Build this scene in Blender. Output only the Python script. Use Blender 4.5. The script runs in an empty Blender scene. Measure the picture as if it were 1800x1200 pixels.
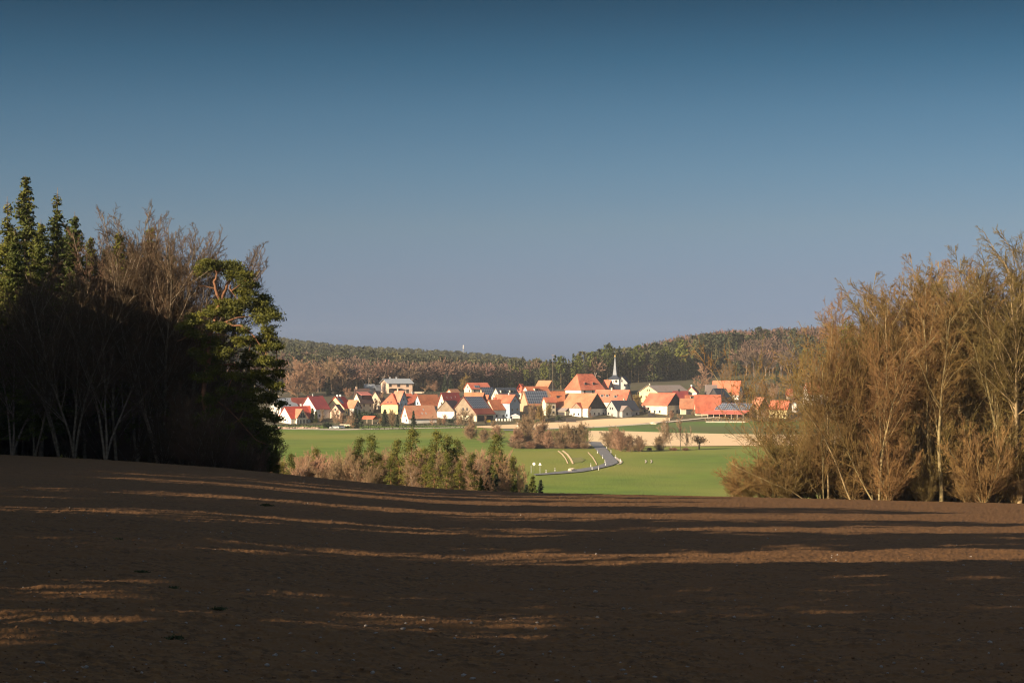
import bpy, math, random
import numpy as np
from math import radians, sin, cos, tan, pi, sqrt

# ------------------------------------------------------------------ camera, sky, sun
F = 3500.0          # focal length in photo pixels (photo 1800 wide)
HOR = 650.0         # photo row of the eye-level line
SUN_AZ = radians(-51)   # measured from "towards the camera", negative = left
SUN_EL = radians(19.0)
scene = bpy.context.scene
cam_d = bpy.data.cameras.new("camera"); cam = bpy.data.objects.new("camera", cam_d)
scene.collection.objects.link(cam); scene.camera = cam
cam.location = (0, 0, 0); cam.rotation_euler = (radians(90), 0, 0)
cam_d.sensor_width = 36; cam_d.lens = 70.0; cam_d.shift_y = 50 / 1800.0
cam_d.clip_start = 0.5; cam_d.clip_end = 30000
sdir = (sin(SUN_AZ) * cos(SUN_EL), -cos(SUN_AZ) * cos(SUN_EL), sin(SUN_EL))   # towards the sun
sd = bpy.data.lights.new("sun", 'SUN'); sun = bpy.data.objects.new("sun", sd)
scene.collection.objects.link(sun)
sd.energy = 5.0; sd.angle = radians(0.5); sd.color = (1.0, 0.79, 0.56)
import mathutils
sun.rotation_euler = mathutils.Vector(sdir).to_track_quat('Z', 'Y').to_euler()
world = bpy.data.worlds.new("World"); scene.world = world; world.use_nodes = True
nt = world.node_tree; nt.nodes.clear()
wo = nt.nodes.new('ShaderNodeOutputWorld'); bg = nt.nodes.new('ShaderNodeBackground')
sky = nt.nodes.new('ShaderNodeTexSky'); sky.sky_type = 'NISHITA'; sky.sun_disc = False
sky.sun_elevation = SUN_EL; sky.sun_rotation = math.atan2(sdir[0], sdir[1])
sky.air_density = 1.0; sky.dust_density = 0.8; sky.ozone_density = 2.0
tc = nt.nodes.new('ShaderNodeTexCoord'); sp = nt.nodes.new('ShaderNodeSeparateXYZ')
rmp = nt.nodes.new('ShaderNodeValToRGB'); mul = nt.nodes.new('ShaderNodeMixRGB'); mul.blend_type = 'MULTIPLY'
mul.inputs[0].default_value = 1
nt.links.new(tc.outputs['Generated'], sp.inputs[0]); nt.links.new(sp.outputs['Z'], rmp.inputs[0])
SKYR = [(0.0, (0.161, 0.218, 0.443)), (0.0171, (0.161, 0.218, 0.443)), (0.0428, (0.175, 0.205, 0.344)), (0.0712, (0.179, 0.207, 0.283)), (0.0995, (0.143, 0.19, 0.251)), (0.1275, (0.104, 0.161, 0.211)), (0.1552, (0.058, 0.118, 0.157)), (0.182, (0.03, 0.073, 0.099)), (0.26, (0.09, 0.115, 0.135)), (0.42, (0.80, 0.64, 0.50))]
er = rmp.color_ramp
while len(er.elements) < len(SKYR): er.elements.new(0.5)
for e, (p, c) in zip(er.elements, SKYR): e.position = p; e.color = (*c, 1)
nt.links.new(sky.outputs[0], mul.inputs[1]); nt.links.new(rmp.outputs[0], mul.inputs[2])
nt.links.new(mul.outputs[0], bg.inputs[0]); nt.links.new(bg.outputs[0], wo.inputs[0])
bg.inputs[1].default_value = 0.12
vs = scene.view_settings; vs.view_transform = 'Standard'; vs.look = 'None'; vs.exposure = 1.1; vs.gamma = 1
vs.use_curve_mapping = False
scene.cycles.use_denoising = True; scene.cycles.sample_clamp_direct = 5; scene.cycles.sample_clamp_indirect = 1.0; scene.cycles.filter_width = 1.2; scene.cycles.max_bounces = 5; scene.cycles.diffuse_bounces = 2; scene.cycles.glossy_bounces = 2
scene.cycles.transparent_max_bounces = 4; scene.cycles.volume_bounces = 0

RN = random.Random(7); NR = np.random.default_rng(7)
COL = scene.collection
# ------------------------------------------------------------------ object helpers
def tag(o, label=None, cat=None, group=None, kind=None):
    if label: o['label'] = label
    if cat: o['category'] = cat
    if group: o['group'] = group
    if kind: o['kind'] = kind
    return o
def empty(name, loc, rz=0.0, label=None, cat=None, group=None):
    o = bpy.data.objects.new(name, None); o.empty_display_size = 0.5
    COL.objects.link(o); o.location = loc; o.rotation_euler = (0, 0, rz)
    return tag(o, label, cat, group)
def mesh_np(name, V, Q, mat, attr=None, smooth=False):
    """V (N,3); Q (M,k) faces of one size, or list of such arrays"""
    if not isinstance(Q, list): Q = [Q]
    Q = [q for q in Q if len(q)]
    me = bpy.data.meshes.new(name)
    me.vertices.add(len(V)); me.vertices.foreach_set('co', np.asarray(V, np.float32).ravel())
    nl = sum(q.size for q in Q); npoly = sum(len(q) for q in Q)
    me.loops.add(nl); me.polygons.add(npoly)
    me.loops.foreach_set('vertex_index', np.concatenate([q.ravel() for q in Q]).astype(np.int32))
    starts = []; tot = 0
    for q in Q:
        starts.append(tot + np.arange(len(q)) * q.shape[1]); tot += q.size
    me.polygons.foreach_set('loop_start', np.concatenate(starts).astype(np.int32))
    me.update(calc_edges=True)
    if attr is not None:
        a = me.attributes.new('tint', 'FLOAT', 'POINT'); a.data.foreach_set('value', np.asarray(attr, np.float32))
    if smooth: me.polygons.foreach_set('use_smooth', np.ones(npoly, bool))
    me.validate()
    if mat: me.materials.append(mat)
    return me
def add(name, me, parent=None, loc=None):
    o = bpy.data.objects.new(name, me); COL.objects.link(o)
    if parent: o.parent = parent
    if loc is not None: o.location = loc
    return o
class MB:
    def __init__(s): s.v = []; s.f = []
    def poly(s, pts, faces):
        b = len(s.v); s.v += [tuple(p) for p in pts]; s.f += [tuple(b + i for i in f) for f in faces]
    def box(s, x0, x1, y0, y1, z0, z1):
        s.poly([(x0,y0,z0),(x1,y0,z0),(x1,y1,z0),(x0,y1,z0),(x0,y0,z1),(x1,y0,z1),(x1,y1,z1),(x0,y1,z1)],
               [(0,3,2,1),(4,5,6,7),(0,1,5,4),(1,2,6,5),(2,3,7,6),(3,0,4,7)])
    def tube(s, a, b, r0, r1, n=8):
        V, Q = tubes(np.array([a], float), np.array([b], float), np.array([r0], float), np.array([r1], float), n)
        s.poly([tuple(p) for p in V], [tuple(q) for q in Q] + [tuple(range(n - 1, -1, -1)), tuple(range(n, 2 * n))])
    def prism(s, prof, y0, y1):      # profile in x,z, extruded along y
        n = len(prof)
        s.poly([(x, y0, z) for x, z in prof] + [(x, y1, z) for x, z in prof],
               [tuple(range(n)), tuple(range(2*n-1, n-1, -1))] + [(i, n+i, n+(i+1)%n, (i+1)%n) for i in range(n)])
    def build(s, name, mat, parent=None, loc=None, bevel=0):
        me = bpy.data.meshes.new(name); me.from_pydata(s.v, [], s.f); me.validate()
        me.materials.append(mat)
        bmesh_fix(me)
        o = add(name, me, parent, loc)
        if bevel:
            m = o.modifiers.new('b', 'BEVEL'); m.width = bevel; m.segments = 2; m.limit_method = 'ANGLE'
        return o
def bmesh_fix(me):
    import bmesh
    bm = bmesh.new(); bm.from_mesh(me); bmesh.ops.recalc_face_normals(bm, faces=bm.faces); bm.to_mesh(me); bm.free()
def copy_tree(o, loc, rz, sc=1.0, label=None, group=None):
    c = o.copy(); COL.objects.link(c); c.location = loc; c.rotation_euler = (0, 0, rz)
    c.scale = (sc, sc, sc) if not isinstance(sc, tuple) else sc
    if label: c['label'] = label
    if group: c['group'] = group
    for ch in o.children:
        d = ch.copy(); COL.objects.link(d); d.parent = c
        for g in ch.children:
            e = g.copy(); COL.objects.link(e); e.parent = d
    return c
# ------------------------------------------------------------------ materials
def mat(name, c1, c2=None, scale=1.0, rough=0.85, bump=0.0, bscale=None, objrand=0.0, detail=4, coord='Object', attr=False, c3=None, trans=0.0, spec=0.3):
    m = bpy.data.materials.new(name); m.use_nodes = True; n = m.node_tree; n.nodes.clear()
    out = n.nodes.new('ShaderNodeOutputMaterial'); b = n.nodes.new('ShaderNodeBsdfPrincipled')
    b.inputs['Roughness'].default_value = rough; b.inputs['Specular IOR Level'].default_value = spec
    n.links.new(b.outputs[0], out.inputs[0])
    t = n.nodes.new('ShaderNodeTexCoord')
    if c2 is None: c2 = tuple(x * 0.75 for x in c1)
    nz = n.nodes.new('ShaderNodeTexNoise'); nz.inputs['Scale'].default_value = scale; nz.inputs['Detail'].default_value = detail
    n.links.new(t.outputs[coord], nz.inputs['Vector'])
    r = n.nodes.new('ShaderNodeValToRGB'); r.color_ramp.elements[0].position = 0.35; r.color_ramp.elements[1].position = 0.65
    r.color_ramp.elements[0].color = (*c1, 1); r.color_ramp.elements[1].color = (*c2, 1)
    n.links.new(nz.outputs[0], r.inputs[0]); colout = r.outputs[0]
    if c3 is not None:
        nz2 = n.nodes.new('ShaderNodeTexNoise'); nz2.inputs['Scale'].default_value = scale * 0.13; nz2.inputs['Detail'].default_value = 2
        n.links.new(t.outputs[coord], nz2.inputs['Vector'])
        r2 = n.nodes.new('ShaderNodeValToRGB'); r2.color_ramp.elements[0].position = 0.42; r2.color_ramp.elements[1].position = 0.62
        mx = n.nodes.new('ShaderNodeMixRGB'); n.links.new(nz2.outputs[0], r2.inputs[0]); n.links.new(r2.outputs[0], mx.inputs[0])
        n.links.new(colout, mx.inputs[1]); mx.inputs[2].default_value = (*c3, 1); colout = mx.outputs[0]
    if objrand or attr:
        hs = n.nodes.new('ShaderNodeHueSaturation')
        if attr:
            at = n.nodes.new('ShaderNodeAttribute'); at.attribute_name = 'tint'; src = at.outputs['Fac']
        else:
            oi = n.nodes.new('ShaderNodeObjectInfo'); src = oi.outputs['Random']
        k = objrand if objrand else 0.5
        ma = n.nodes.new('ShaderNodeMath'); ma.operation = 'MULTIPLY_ADD'; n.links.new(src, ma.inputs[0])
        ma.inputs[1].default_value = k; ma.inputs[2].default_value = 1 - k / 2
        n.links.new(ma.outputs[0], hs.inputs['Value'])
        mh = n.nodes.new('ShaderNodeMath'); mh.operation = 'MULTIPLY_ADD'; n.links.new(src, mh.inputs[0])
        mh.inputs[1].default_value = -k * 0.07; mh.inputs[2].default_value = 0.5 + k * 0.035
        n.links.new(mh.outputs[0], hs.inputs['Hue'])
        n.links.new(colout, hs.inputs['Color']); colout = hs.outputs[0]
    n.links.new(colout, b.inputs['Base Color'])
    if bump:
        bz = n.nodes.new('ShaderNodeTexNoise'); bz.inputs['Scale'].default_value = bscale or scale * 3; bz.inputs['Detail'].default_value = 6
        n.links.new(t.outputs[coord], bz.inputs['Vector'])
        bp = n.nodes.new('ShaderNodeBump'); bp.inputs['Strength'].default_value = 1; bp.inputs['Distance'].default_value = bump
        n.links.new(bz.outputs[0], bp.inputs['Height']); n.links.new(bp.outputs[0], b.inputs['Normal'])
    if trans:
        tr = n.nodes.new('ShaderNodeBsdfTranslucent'); n.links.new(colout, tr.inputs[0])
        ms = n.nodes.new('ShaderNodeMixShader'); ms.inputs[0].default_value = trans
        n.links.new(b.outputs[0], ms.inputs[1]); n.links.new(tr.outputs[0], ms.inputs[2]); n.links.new(ms.outputs[0], out.inputs[0])
    return m
M = {}
M['soil'] = mat('soil', (0.190,0.098,0.038), (0.078,0.044,0.022), 7.0, 0.95, 0.02, 14.0, detail=12, c3=(0.148,0.077,0.032), spec=0.1)
M['clod'] = mat('clod', (0.20,0.115,0.062), (0.13,0.078,0.045), 20, 0.95, spec=0.1, objrand=0)
M['flint'] = mat('flint', (0.30,0.27,0.24), (0.16,0.14,0.12), 12, 0.8)
M['ground'] = mat('ground_grass', (0.085,0.088,0.030), (0.095,0.080,0.042), 0.05, 0.95, c3=(0.075,0.062,0.034), detail=8)
M['meadow'] = mat('meadow_grass', (0.145,0.215,0.020), (0.105,0.165,0.016), 0.09, 0.95, 0.25, 1.3, c3=(0.215,0.225,0.036), detail=10)
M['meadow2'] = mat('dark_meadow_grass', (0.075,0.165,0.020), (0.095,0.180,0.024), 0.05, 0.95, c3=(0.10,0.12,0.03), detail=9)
M['tan'] = mat('dry_soil', (0.80,0.62,0.36), (0.70,0.53,0.30), 0.06, 0.95, c3=(0.78,0.56,0.33), detail=10)
M['gravel'] = mat('pale_gravel', (0.62,0.54,0.42), (0.5,0.43,0.33), 0.8, 0.95)
M['asphalt'] = mat('asphalt', (0.20,0.20,0.205), (0.16,0.16,0.165), 0.8, 0.8)
M['bark'] = mat('bark', (0.24,0.19,0.13), (0.12,0.095,0.065), 2.5, 0.9, objrand=0.3)
M['bark_warm'] = mat('lichen_bark', (0.30,0.23,0.11), (0.13,0.10,0.05), 1.6, 0.9, objrand=0.4)
M['twig'] = mat('twig', (0.130,0.084,0.047), (0.085,0.056,0.034), 1.0, 0.9, objrand=0.5)
M['twig_warm'] = mat('warm_twig', (0.220,0.145,0.045), (0.135,0.085,0.031), 0.5, 0.9, objrand=0.6)
M['twig_yellow'] = mat('yellow_twig', (0.30,0.20,0.05), (0.20,0.15,0.045), 0.5, 0.9, objrand=0.5)
M['twig_pink'] = mat('brown_twig', (0.36,0.225,0.135), (0.27,0.180,0.095), 0.7, 0.9, objrand=0.5)
M['twig_hill'] = mat('hill_tree_twig', (0.165,0.100,0.066), (0.12,0.085,0.052), 0.7, 0.9, objrand=0.6)
M['twig_tan'] = mat('larch_twig', (0.42,0.27,0.13), (0.33,0.21,0.11), 0.7, 0.9, objrand=0.3)
M['birch'] = mat('birch_bark', (0.42,0.34,0.28), (0.30,0.23,0.19), 1.5, 0.8, objrand=0.3)
M['pinebark'] = mat('pine_bark', (0.28,0.135,0.07), (0.15,0.08,0.045), 1.0, 0.9)
M['needle'] = mat('spruce_needle', (0.060,0.078,0.012), (0.11,0.115,0.014), 0.35, 0.8, objrand=0.5, trans=0.15)
M['lonepine'] = mat('scots_pine_needle', (0.150,0.150,0.020), (0.060,0.072,0.015), 0.9, 0.8, trans=0.25)
M['pine'] = mat('pine_needle', (0.115,0.125,0.018), (0.060,0.080,0.016), 0.5, 0.8, objrand=0.4, trans=0.2)
M['pinegold'] = mat('young_pine_needle', (0.17,0.165,0.028), (0.075,0.088,0.020), 0.5, 0.8, objrand=0.5, trans=0.2)
M['darkleaf'] = mat('evergreen_leaf', (0.035,0.052,0.020), (0.022,0.034,0.016), 0.8, 0.8, objrand=0.5)
M['hillpine'] = mat('hill_conifer', (0.070,0.070,0.026), (0.036,0.046,0.024), 0.12, 0.85, attr=True, objrand=0.9)
M['hilldec'] = mat('hill_bare_wood', (0.135,0.080,0.058), (0.098,0.068,0.046), 0.08, 0.9, attr=True, objrand=0.7)
M['glass'] = mat('window_glass', (0.03,0.035,0.045), (0.02,0.025,0.03), 1, 0.25, spec=0.5)
M['white'] = mat('white_paint', (0.80,0.78,0.74), (0.74,0.72,0.68), 0.4, 0.7)
M['metal'] = mat('grey_metal', (0.45,0.46,0.48), (0.38,0.39,0.41), 2, 0.45)
M['rubber'] = mat('rubber', (0.02,0.02,0.02), (0.03,0.03,0.03), 2, 0.9)
M['car_white'] = mat('white_car_paint', (0.78,0.79,0.80), (0.76,0.77,0.78), 1, 0.25, spec=0.5)
M['car_blue'] = mat('grey_blue_car_paint', (0.30,0.34,0.42), (0.28,0.32,0.40), 1, 0.25, spec=0.5)
def wallmat(n, c): M[n] = mat(n, c, tuple(x*0.82 for x in c), 0.5, 0.9, detail=8, objrand=0.16)
wallmat('w_white', (0.80,0.76,0.68)); wallmat('w_cream', (0.74,0.66,0.48)); wallmat('w_yellow', (0.78,0.64,0.34))
wallmat('w_beige', (0.58,0.48,0.36)); wallmat('w_tan', (0.52,0.36,0.22)); wallmat('w_grey', (0.46,0.45,0.42))
wallmat('w_blue_shade', (0.34,0.44,0.54)); wallmat('w_salmon', (0.70,0.50,0.38))  # the bluish entry carries wall shade in its colour
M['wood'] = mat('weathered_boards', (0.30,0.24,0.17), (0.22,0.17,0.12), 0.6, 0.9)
M['darkwood_and_shade'] = mat('dark_boards_and_shade', (0.060,0.055,0.055), (0.04,0.036,0.036), 0.6, 0.9)  # dark board colour, also stands in for shade in openings and gables
def roofmat(n, c, c2, c3=None, sp=0.3, rg=0.8): M[n] = mat(n, c, c2, 0.9, rg, 0.05, 2.5, detail=8, c3=c3, spec=sp, objrand=0.30)
roofmat('r_orange', (0.50,0.145,0.070), (0.33,0.100,0.056), (0.52,0.185,0.100))
roofmat('r_light', (0.56,0.21,0.115), (0.38,0.15,0.09), (0.48,0.25,0.15))
roofmat('r_red', (0.48,0.075,0.05), (0.38,0.06,0.042))
roofmat('r_dark', (0.24,0.050,0.042), (0.18,0.042,0.037), (0.27,0.07,0.05))
roofmat('r_pink', (0.62,0.22,0.17), (0.55,0.19,0.15))
roofmat('r_brown', (0.16,0.10,0.085), (0.12,0.08,0.07))
roofmat('r_greybr', (0.29,0.23,0.20), (0.24,0.19,0.17), (0.27,0.23,0.21))
roofmat('r_slate', (0.045,0.055,0.075), (0.035,0.042,0.06))
roofmat('r_grey', (0.30,0.33,0.36), (0.27,0.30,0.33))
roofmat('r_metal', (0.58,0.15,0.115), (0.52,0.13,0.10))
def solarmat():
    m = bpy.data.materials.new('solar_cells'); m.use_nodes = True; n = m.node_tree; b = n.nodes['Principled BSDF']
    t = n.nodes.new('ShaderNodeTexCoord'); br = n.nodes.new('ShaderNodeTexBrick'); br.offset = 0
    br.inputs['Color1'].default_value = (0.045,0.060,0.095,1); br.inputs['Color2'].default_value = (0.055,0.075,0.115,1)
    br.inputs['Mortar'].default_value = (0.26,0.30,0.34,1); br.inputs['Scale'].default_value = 1.0
    br.inputs['Brick Width'].default_value = 1.2; br.inputs['Row Height'].default_value = 1.65; br.inputs['Mortar Size'].default_value = 0.10
    n.links.new(t.outputs['UV'], br.inputs['Vector']); n.links.new(br.outputs[0], b.inputs['Base Color'])
    b.inputs['Roughness'].default_value = 0.35
    return m
M['solar'] = solarmat()
# ------------------------------------------------------------------ terrain
YB = np.array([(-900,770),(-300,785),(0,798),(200,808),(400,822),(500,832),(620,845),(760,857),(900,864),(1000,866),(1300,872),(1500,877),(1800,884),(2400,895),(3000,900)], float)
HL = np.array([(-900,560),(0,585),(480,597),(600,612),(750,620),(850,625),(900,633),(950,641),(1000,648),(3000,648)], float)
HRt = np.array([(-900,690),(860,668),(960,640),(1000,632),(1100,608),(1200,590),(1280,580),(1400,577),(1600,574),(3000,560)], float)
def smooth_interp(x, T):
    return (np.interp(x-40, T[:,0], T[:,1]) + np.interp(x, T[:,0], T[:,1])*2 + np.interp(x+40, T[:,0], T[:,1])) / 4
H0 = 2.2
KY = np.array([0, 60, 120, 160, 190, 225, 300, 400, 480, 560, 640, 700, 760, 820, 890, 950, 1000, 1040, 1100, 1200, 1300, 1500, 1700, 2200, 2700, 3500, 9000], float)
def ground(X, Y):
    X = np.asarray(X, float); Y = np.asarray(Y, float)
    sh = np.broadcast(X, Y).shape; X = np.broadcast_to(X, sh).ravel(); Y = np.broadcast_to(Y, sh).ravel()
    u = np.clip(X / np.maximum(Y, 8.0), -0.5, 0.5); px = 900 + F * u
    tb = (smooth_interp(px, YB) - HOR) / F
    s = tb - H0 / 165.0
    lf = 1 / (1 + np.exp((px - 1060) / 32.0))
    hl = -(smooth_interp(px, HL) - HOR) / F; hr = -(smooth_interp(px, HRt) - HOR) / F           # left column share
    zl = -(smooth_interp(px, HL) - HOR) / F * 2200 - 17
    zr = -(smooth_interp(px, HRt) - HOR) / F * 1500 - 17
    z0 = np.full_like(u, 0)
    K = [-(H0 + 0*s), -(H0 + s*60), -(H0 + s*120), -(H0 + s*160), -(H0 + s*190) - 0.7, -(H0 + s*225) - 3.0, z0-21.4, z0-27.6, z0-29.9, z0-28.9, z0-27.5,
         z0-27.0, z0-26.6, z0-26.1, z0-26.0, z0-25.7, z0-20.0, z0-14.9, lf*(-12.6) + (1-lf)*(-9.4), lf*(-12.2) + (1-lf)*(-6.2),
         lf*(hl*1300-22) + (1-lf)*(hr*1300-20), lf*(hl*1500-22) + (1-lf)*(hr*1500-19), lf*(hl*1700-22) + (1-lf)*(hr*1700-26), lf*zl + (1-lf)*(-5), lf*(zl-8) + (1-lf)*(-30), z0-40, z0-60]
    K = np.array(K)                                     # (nk, N)
    sl = np.zeros_like(K); dk = (K[1:] - K[:-1]) / (KY[1:] - KY[:-1])[:, None]
    sl[1:-1] = (dk[1:] + dk[:-1]) / 2; sl[0] = dk[0]; sl[-1] = dk[-1]
    Yc = np.clip(Y, 0, KY[-1] - 1e-3); i = np.clip(np.searchsorted(KY, Yc, side='right') - 1, 0, len(KY) - 2)
    ar = np.arange(len(Yc)); h = KY[i+1] - KY[i]; t = (Yc - KY[i]) / h
    z = (2*t**3-3*t**2+1)*K[i, ar] + (t**3-2*t**2+t)*h*sl[i, ar] + (-2*t**3+3*t**2)*K[i+1, ar] + (t**3-t**2)*h*sl[i+1, ar]
    return z.reshape(sh)
def gz(x, y): return float(ground(np.array([x]), np.array([y]))[0])
YS = np.concatenate([np.arange(290, 1300, 1.0)])
def at(px, py, ymin=430.0):
    """where the line of sight through a photo pixel meets the ground beyond ymin"""
    u = (px - 900) / F; ys = YS[YS >= ymin]
    t = -ground(u * ys, ys) / ys; g = (py - HOR) / F
    idx = np.argmax(t <= g) if (t <= g).any() else len(ys) - 1
    if idx > 0 and t[idx-1] != t[idx]:
        f = (t[idx-1] - g) / (t[idx-1] - t[idx]); y = ys[idx-1] + min(max(f, 0), 1)
    else: y = ys[idx]
    return (u * y, y, gz(u * y, y))
def onY(px, Y): x = (px - 900) / F * Y; return (x, Y, gz(x, Y))
def hsh(ix, iy, s):
    n = (ix.astype(np.int64) * 374761393 + iy.astype(np.int64) * 668265263 + s * 1442695041) & 0x7fffffff
    n = ((n ^ (n >> 13)) * 1274126177) & 0x7fffffff
    return ((n ^ (n >> 16)) & 0xffff) / 65535.0
def vnoise(x, y, s=0):
    ix = np.floor(x); iy = np.floor(y); fx = x - ix; fy = y - iy; fx = fx*fx*(3-2*fx); fy = fy*fy*(3-2*fy)
    a = hsh(ix, iy, s); b = hsh(ix+1, iy, s); c = hsh(ix, iy+1, s); d = hsh(ix+1, iy+1, s)
    return (a*(1-fx)+b*fx)*(1-fy) + (c*(1-fx)+d*fx)*fy
def grid_faces(nr, nc):
    i = np.arange(nr-1)[:, None] * nc + np.arange(nc-1)[None, :]
    return np.stack([i, i+1, i+nc+1, i+nc], -1).reshape(-1, 4)
# the ground: one sheet all round the camera
fine = np.linspace(-20, 20, 260); coarse = np.concatenate([np.linspace(-180, -21, 54), fine, np.linspace(21, 180, 54)])
rr = np.concatenate([[0.5, 3, 8], np.geomspace(15, 900, 150), np.linspace(905, 2800, 230), np.geomspace(2850, 9000, 20)])
th = np.radians(coarse)
Xg = rr[:, None] * np.sin(th)[None, :]; Yg = rr[:, None] * np.cos(th)[None, :]
Zg = ground(Xg, Yg); Zg = Zg - 0.6 * (1 - np.clip((Yg - 196) / 20, 0, 1))
add('ground', mesh_np('ground', np.stack([Xg, Yg, Zg], -1).reshape(-1, 3), grid_faces(*Xg.shape), M['ground'], smooth=True))['kind'] = 'structure'
# ploughed field: fine sheet with real clods
us = np.concatenate([np.linspace(-1.6, -0.285, 40), np.linspace(-0.28, 0.28, 900), np.linspace(0.285, 1.6, 40)])
ds = np.concatenate([np.linspace(1, 12, 12), 1 / np.linspace(1/12.5, 1/150.0, 560), np.linspace(151, 204, 110)])
U, D = np.meshgrid(us, ds); Xf = U * D; Yf = D
def field_relief(X, Y):
    r = (vnoise(X*1.1, Y*1.1, 1) - .5) * 0.05 + (vnoise(X*3.3, Y*3.3, 2) - .5) * 0.035
    c = vnoise(X*9, Y*9, 3); r += np.maximum(c - .5, 0) * 0.05
    c = vnoise(X*22, Y*22, 4); r += np.maximum(c - .5, 0) * 0.035
    r += (vnoise(X*55, Y*55, 5) - .5) * 0.014
    r += (vnoise((X*0.25 + Y)*0.7, Y*0.02, 8) - .5) * 0.06          # drill lines running across
    return r
Zf = ground(Xf, Yf) + field_relief(Xf, Yf) - 0.5 * np.clip((Yf - 196) / 8, 0, 1)
add('ploughed_field', mesh_np('ploughed_field', np.stack([Xf, Yf, Zf], -1).reshape(-1, 3), grid_faces(*Xf.shape), M['soil']))['kind'] = 'structure'

def sheet(name, top, bot, m, n=60, rows=10, off=0.12, ymin=430, kind='structure', label=None):
    """a field between two photo-row polylines, laid on the ground"""
    top = np.array(top, float); bot = np.array(bot, float)
    x0 = max(top[0,0], bot[0,0]); x1 = min(top[-1,0], bot[-1,0]); xs = np.linspace(x0, x1, n)
    P = []
    for r in range(rows):
        f = r / (rows - 1)
        for x in xs:
            yt = np.interp(x, top[:,0], top[:,1]); yb = np.interp(x, bot[:,0], bot[:,1])
            p = at(x, yt*(1-f) + yb*f, ymin); P.append((p[0], p[1], p[2] + off))
    o = add(name, mesh_np(name, np.array(P), grid_faces(rows, n), m, smooth=True)); o['kind'] = kind
    return o
# valley meadow as a wide sheet from 330 m to the village edge
def band(name, m, u0, u1, y0, y1, nu, ny, off):
    us_ = np.linspace(u0, u1, nu); ys_ = np.linspace(y0, y1, ny); U_, Y_ = np.meshgrid(us_, ys_); X_ = U_*Y_
    o = add(name, mesh_np(name, np.stack([X_, Y_, ground(X_, Y_)+off], -1).reshape(-1, 3), grid_faces(ny, nu), m, smooth=True)); o['kind'] = 'structure'
band('meadow', M['meadow'], -0.5, 0.5, 330, 935, 220, 240, 0.06)
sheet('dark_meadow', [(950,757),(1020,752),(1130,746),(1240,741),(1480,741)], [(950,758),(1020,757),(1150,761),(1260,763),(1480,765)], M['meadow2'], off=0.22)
sheet('dry_field', [(1034,757.5),(1100,758.5),(1200,761.5),(1290,763.5),(1500,765)], [(1034,783),(1100,784),(1200,785),(1290,784),(1500,784)], M['tan'], n=80, rows=24, off=0.24)
sheet('dry_strip', [(838,749.5),(880,747.5),(960,744),(1060,737),(1110,735),(1178,734.5)], [(838,752),(880,754),(960,753.5),(1060,751),(1110,746.5),(1178,740)], M['tan'], off=0.26)
sheet('hedge_bank', [(896,768),(940,771),(1000,776),(1040,776)], [(896,786),(940,788),(1000,789),(1040,789)], M['ground'], off=0.2)
sheet('gravel_track', [(905,755),(960,753.6),(1060,750),(1130,745),(1160,742.4),(1240,734.5),(1300,731)], [(905,756.6),(960,755.2),(1060,751.6),(1130,747),(1160,744.4),(1240,736),(1300,732.4)], M['gravel'], off=0.30, n=50, rows=3)
sheet('village_path', [(480,753),(560,754),(600,754),(700,752.6),(835,750.5)], [(480,754.4),(560,755.6),(600,756.2),(700,754),(835,751.8)], M['gravel'], off=0.16, n=50, rows=3)
sheet('path_shoulder', [(885,755.3),(905,755.6)], [(885,757.5),(905,757.5)], M['asphalt'], off=0.3, n=4, rows=3)
def ribbon(name, pts, m, off=0.14, ymin=430, kind='structure'):
    P = []
    pts = np.array(pts, float); t = np.linspace(0, len(pts)-1, len(pts)*6)
    for k in t:
        row = [np.interp(k, range(len(pts)), pts[:, j]) for j in range(4)]
        for f in (0, .33, .67, 1):
            p = at(row[0]*(1-f)+row[2]*f, row[1]*(1-f)+row[3]*f, ymin); P.append((p[0], p[1], p[2]+off))
    o = add(name, mesh_np(name, np.array(P), grid_faces(len(t), 4), m, smooth=True)); o['kind'] = kind
z4 = lambda x, y: (860 + x/3.4615, 720 + y/3.4615)
def R4(rows): return [(*z4(a, b), *z4(c, d)) for a, b, c, d in rows]
ribbon('road', R4([(596,196,680,200),(610,210,688,214),(632,228,706,232),(655,255,728,256),(680,285,752,285),(703,308,776,310),(700,330,784,326),(660,345,748,342),(600,356,640,368),(520,368,560,382),(430,380,440,392),(340,390,345,398),(270,396,275,402)]), M['asphalt'], off=0.28)
ribbon('road_verge', R4([(752,290,772,290),(782,312,806,312),(796,326,812,320),(772,336,800,332)]), M['gravel'], off=0.22)
for q, rows in enumerate(([(415,254,422,251),(440,275,448,272),(462,302,468,300),(474,330,482,330)], [(440,252,452,250),(470,276,482,274),(490,304,502,302),(504,332,514,332)], [(598,262,602,260),(625,292,632,290),(645,325,652,325),(650,338,656,338)])):
    ribbon('wheel_track', R4(rows), M['tan'], off=0.2)
for a in (951, 985):
    ribbon('bare_patch', R4([(a-6,308,a+2,308),(a,317,a+8,317),(a-6,327,a+1,327)]), M['gravel'], off=0.2)
ribbon('far_verge', R4([(505,295,560,290),(505,310,585,305),(500,325,560,322)]), mat('worn_grass', (0.22,0.20,0.07), (0.15,0.18,0.04), 0.3, 0.95), off=0.16)
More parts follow.
